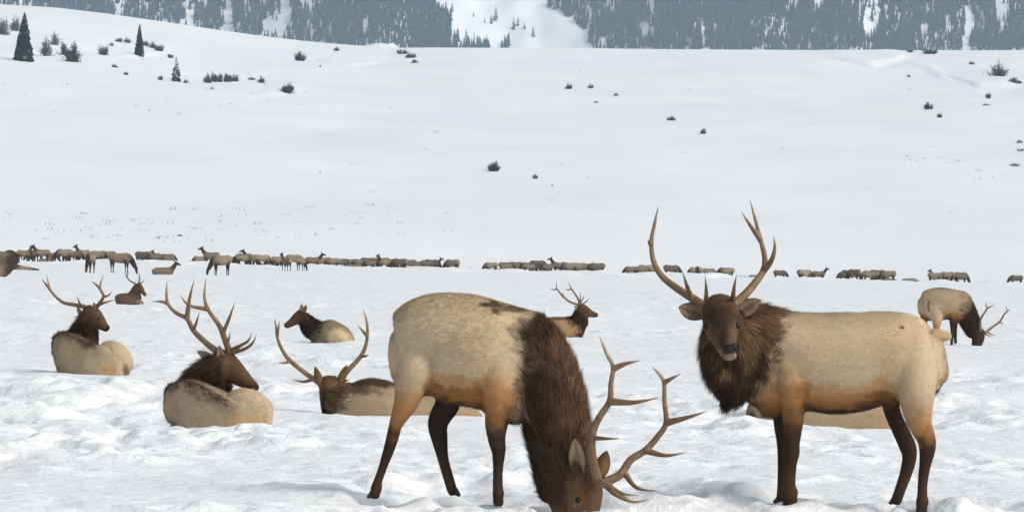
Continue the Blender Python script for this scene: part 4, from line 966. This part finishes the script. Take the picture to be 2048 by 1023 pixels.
q, d = hill_hit(47, 122); spruce('spruce_tree', q, 98 * d / F, 38 * d / F, 'tall dark spruce on the hillside at the far left', 'tree', None, 1500, 1)
q, d = hill_hit(278, 112); spruce('spruce_tree', q, 65 * d / F, 20 * d / F, 'slim dark spruce on the hill, the smaller of the two', 'tree', None, 1000, 2)
q, d = hill_hit(352, 163); spruce('young_conifer', q, 50 * d / F, 22 * d / F, 'thin ragged young conifer below the slim spruce', 'tree', None, 130, 3)
BARE = (0.16, 0.14, 0.135)
for px, py, w, h, lab, grp, de, le, cl in (
    (8, 70, 34, 46, 'pale bare thicket cut by the left edge beside the tall spruce', None, 1.4, 0, BARE),
    (30, 62, 26, 34, 'pale bare shrub right behind the tall spruce', None, 1.2, 0, BARE),
    (93, 112, 22, 48, 'tall bare shrub just right of the tall spruce', None, 1.0, 0, BARE),
    (108, 90, 22, 36, 'pale wispy shrub behind the tall bare shrub', None, 0.8, 0, BARE),
    (126, 110, 20, 36, 'dark upright shrub left of the largest dark shrub', None, 1.2, 0, (0.07, 0.062, 0.065)),
    (145, 124, 30, 50, 'largest dark shrub on the slope between the two spruces', None, 1.6, 0, (0.055, 0.05, 0.055)),
    (205, 110, 24, 24, 'rounded dark shrub midway between the two spruces', None, 1.3, 0, (0.075, 0.066, 0.068)),
    (222, 92, 14, 10, 'tiny twiggy shrub above the rounded dark shrub', None, 0.8, 0, BARE),
    (228, 135, 14, 9, 'low shrub below the rounded dark shrub', None, 1, 0, (0.075, 0.066, 0.068)),
    (252, 150, 10, 9, 'low shrub farther down the slope left of the young conifer', None, 1, 0, (0.075, 0.066, 0.068)),
    (238, 84, 18, 14, 'shrub left of the slim spruce, outer one of a row', 'row of shrubs behind the slim spruce', 1.2, 0, (0.1, 0.088, 0.088)),
    (255, 86, 18, 15, 'shrub left of the slim spruce, inner one of a row', 'row of shrubs behind the slim spruce', 1.2, 0, (0.1, 0.088, 0.088)),
    (292, 92, 16, 16, 'shrub right beside the slim spruce', 'row of shrubs behind the slim spruce', 1.3, 0, (0.08, 0.07, 0.072)),
    (304, 96, 18, 18, 'second shrub right of the slim spruce', 'row of shrubs behind the slim spruce', 1.3, 0, (0.08, 0.07, 0.072)),
    (318, 102, 20, 18, 'shrub ending the row right of the slim spruce', 'row of shrubs behind the slim spruce', 1.3, 0, (0.08, 0.07, 0.072)),
    (338, 116, 18, 12, 'low shrub above the young conifer', None, 1.2, 0, (0.08, 0.07, 0.072)),
    (320, 160, 10, 13, 'little shrub left of the young conifer', None, 1.2, 0, (0.08, 0.07, 0.072)),
    (370, 166, 11, 10, 'little shrub right of the young conifer', None, 1.2, 0, (0.08, 0.07, 0.072)),
    (415, 166, 14, 24, 'leftmost shrub of the dense hedge-like row', 'hedge-like row of shrubs on the hill', 1.5, 0, (0.075, 0.066, 0.068)),
    (427, 164, 14, 24, 'second shrub from the left in the dense row', 'hedge-like row of shrubs on the hill', 1.5, 0, (0.075, 0.066, 0.068)),
    (439, 164, 14, 24, 'third shrub from the left in the dense row', 'hedge-like row of shrubs on the hill', 1.5, 0, (0.075, 0.066, 0.068)),
    (451, 164, 14, 23, 'third shrub from the right in the dense row', 'hedge-like row of shrubs on the hill', 1.5, 0, (0.075, 0.066, 0.068)),
    (461, 163, 12, 20, 'second shrub from the right in the dense row', 'hedge-like row of shrubs on the hill', 1.5, 0, (0.075, 0.066, 0.068)),
    (471, 163, 12, 18, 'rightmost shrub of the dense hedge-like row', 'hedge-like row of shrubs on the hill', 1.5, 0, (0.075, 0.066, 0.068)),
    (503, 160, 14, 9, 'low twiggy shrub right of the dense row', None, 1.0, 0, (0.1, 0.09, 0.09)),
    (523, 166, 17, 19, 'rounded shrub between the dense row and the slumped shrub', None, 1.5, 0, (0.07, 0.062, 0.065)),
    (574, 186, 34, 24, 'dark slumped shrub at the right end of the left slope', None, 2.2, 0.3, (0.06, 0.052, 0.055)),
    (424, 178, 12, 6, 'low tuft below the dense row', None, 0.8, 0, BARE),
    (600, 122, 20, 26, 'lone rounded shrub on the open slope below the ridge, left of centre', None, 1.6, 0, (0.075, 0.068, 0.075)),
    (672, 102, 14, 12, 'pale shrub right at the ridge line, left of centre', None, 1.0, 0, (0.13, 0.125, 0.13)),
    (640, 134, 6, 5, 'tiny tuft right of the lone rounded shrub', None, 0.8, 0, (0.08, 0.07, 0.07)),
    (804, 108, 24, 12, 'upper shrub of three spilling down from the ridge', None, 1.4, 0.2, (0.08, 0.07, 0.07)),
    (818, 116, 24, 13, 'middle shrub of three spilling down from the ridge', None, 1.4, 0.2, (0.08, 0.07, 0.07)),
    (828, 126, 18, 9, 'lowest shrub of three spilling down from the ridge', None, 1.4, 0.2, (0.08, 0.07, 0.07)),
    (1137, 178, 14, 15, 'left one of two small shrubs high on the slope, mid picture', None, 1.5, 0, (0.08, 0.07, 0.072)),
    (1181, 177, 11, 14, 'right one of two small shrubs high on the slope, mid picture', None, 1.2, 0, (0.11, 0.1, 0.1)),
    (1230, 192, 14, 9, 'low tuft right below the two small shrubs', None, 1, 0, (0.13, 0.12, 0.12)),
    (1192, 206, 12, 6, 'faint low tuft under the two small shrubs', None, 1, 0, BARE),
    (1343, 241, 18, 12, 'low dark shrub mid slope above the standing bull', None, 1.6, 0, (0.075, 0.066, 0.072)),
    (1407, 268, 12, 15, 'small pointed shrub above the antlers of the standing bull', None, 1.4, 0, (0.07, 0.062, 0.066)),
    (988, 342, 22, 25, 'dark rounded shrub alone in the middle of the slope', None, 2.0, 0, (0.065, 0.058, 0.06)),
    (1070, 357, 9, 13, 'small pointed shrub lower right of the dark rounded shrub', None, 1.2, 0, (0.09, 0.08, 0.08)),
    (1104, 372, 8, 5, 'tiny tuft right of the small pointed shrub', None, 0.8, 0, BARE),
    (1858, 108, 32, 14, 'dark shrub mound on the ridge line at right', None, 1.8, 0, (0.06, 0.055, 0.058)),
    (1822, 105, 18, 8, 'low shrub on the ridge line left of the dark mound', None, 1.2, 0, (0.08, 0.07, 0.075)),
    (1945, 129, 13, 9, 'small shrub below the ridge at right', None, 1.3, 0, (0.08, 0.07, 0.072)),
    (1996, 152, 44, 36, 'large wispy bare shrub at upper right', None, 1.3, 0, (0.12, 0.108, 0.1)),
    (2030, 166, 28, 14, 'low dark shrub near the right edge beside the wispy one', None, 1.4, 0, (0.075, 0.066, 0.068)),
    (1857, 219, 17, 18, 'rounded dark shrub on the right slope, larger of two', None, 1.8, 0, (0.06, 0.054, 0.06)),
    (1879, 235, 10, 11, 'small dark shrub on the right slope below the larger one', None, 1.4, 0, (0.07, 0.062, 0.066)),
    (1978, 197, 11, 16, 'small upright shrub under the drift at right', None, 1.5, 0, (0.07, 0.062, 0.066)),
    (1972, 211, 16, 6, 'low tuft under the small upright shrub at right', None, 1, 0, BARE),
    (1817, 154, 9, 7, 'tiny shrub below the drift at right', None, 1.2, 0, (0.11, 0.1, 0.1)),
    (2036, 286, 16, 9, 'low twig tuft at the right edge, upper of three', None, 1, 0.3, BARE),
    (2040, 302, 14, 8, 'low twig tuft at the right edge, middle of three', None, 1, 0.3, BARE),
    (2024, 332, 26, 9, 'low spreading twig tuft at the right edge, lowest of three', None, 1, 0.3, BARE),
    (360, 472, 12, 6, 'low tuft at the foot of the hill above the herd at left', None, 1, 0, BARE)):
    hill_shrub(px, py, w, h, lab, grp, de, le, cl)

# dead grass tips scattered over the hill foot: nobody could count them
def grass_tips():
    Vs = []; Fs = []; Cs = []; off = 0; r = np.random.default_rng(5)
    spots = []
    for _ in range(70): spots.append((r.uniform(-30, 900), r.uniform(415, 480)))
    for _ in range(45): spots.append((r.normal(230, 130), r.uniform(440, 485)))
    for _ in range(28): spots.append((r.uniform(1800, 2080), 330 + r.uniform(-40, 45)))
    for _ in range(60): spots.append((r.uniform(380, 1900), r.uniform(120, 440)))
    for _ in range(40): spots.append((r.uniform(-20, 640), r.uniform(100, 230)))
    for px, py in spots:
        q, d = hill_hit(px, py)
        k = r.integers(2, 6); sz = r.uniform(0.06, 0.26)
        c0 = np.array([0.30, 0.27, 0.25]) * r.uniform(0.6, 1.4)
        for j in range(k):
            p = q + np.array([r.normal(0, 0.45), r.normal(0, 0.4), -0.05]); t = p + np.array([r.normal(0, 0.15), r.normal(0, 0.1), sz + 0.1])
            v, f = tube([p, t], [sz * 0.22, sz * 0.1], 3)
            Vs.append(v); Fs.append(f + off); Cs.append(np.tile(c0, (len(v), 1))); off += len(v)
    o = link('dead_grass', mesh_np('dead_grass', np.concatenate(Vs), np.concatenate(Fs), np.concatenate(Cs), False), M_TWIG); o['kind'] = 'stuff'
    tag(o, 'scattered dead grass tips poking through the hill snow', 'grass')
grass_tips()

# single conifers standing on the open run of the mountain
def mtn_hit(px, py):
    d = np.arange(3700, 4700, 1.0); p = P(np.full_like(d, px), np.full_like(d, py), d)
    g = mountain_z(p[:, 0], p[:, 1]); i = int(np.argmax(p[:, 2] < g)); q = p[i].copy(); q[2] = g[i]
    return q, float(d[i])
for i, (px, py, h, lab) in enumerate(((904, 24, 22, 'conifer at the upper left edge of the snowy avalanche run'), (947, 34, 12, 'tiny conifer high on the snowy avalanche run'), (982, 48, 22, 'conifer left of the tallest one on the snowy run'),
        (991, 42, 32, 'tallest single conifer on the snowy run'), (1027, 60, 28, 'tall conifer right of the middle of the snowy run'), (1036, 52, 20, 'slender conifer just behind the tall one on the run'), (1049, 58, 16, 'small conifer right of the tall pair on the run'),
        (1066, 74, 24, 'bushy conifer farthest right on the snowy run'), (932, 92, 36, 'conifer standing at the bottom left of the run'), (969, 46, 12, 'tiny conifer beside the left one on the run'))):
    q, d = mtn_hit(px, py); spruce('conifer', q - np.array([0, 0, 0.3]), h * d / F, h * 0.34 * d / F, lab, 'tree', 'single conifers on the snowy run', 160, 40 + i)

# ------------------------------------------------------------------ air
def haze_box():
    x0, x1, y0, y1, z0, z1 = -4200, 4200, -60, 5400, -10, 860
    v = [(x, y, z) for x in (x0, x1) for y in (y0, y1) for z in (z0, z1)]
    f = [(0, 1, 3, 2), (4, 6, 7, 5), (0, 4, 5, 1), (2, 3, 7, 6), (0, 2, 6, 4), (1, 5, 7, 3)]
    me = mesh_np('haze', v, f, None, False)
    m = bpy.data.materials.new('haze_air'); m.use_nodes = True; n = m.node_tree.nodes; n.clear()
    out = n.new('ShaderNodeOutputMaterial'); pv = n.new('ShaderNodeVolumePrincipled')
    pv.inputs['Color'].default_value = (0.64, 0.84, 1.0, 1); pv.inputs['Density'].default_value = 0.000095; pv.inputs['Anisotropy'].default_value = 0.0
    m.node_tree.links.new(pv.outputs[0], out.inputs['Volume'])
    o = link('haze', me, m); o['kind'] = 'stuff'; tag(o, 'thin bluish winter haze over the valley', 'haze')
haze_box()
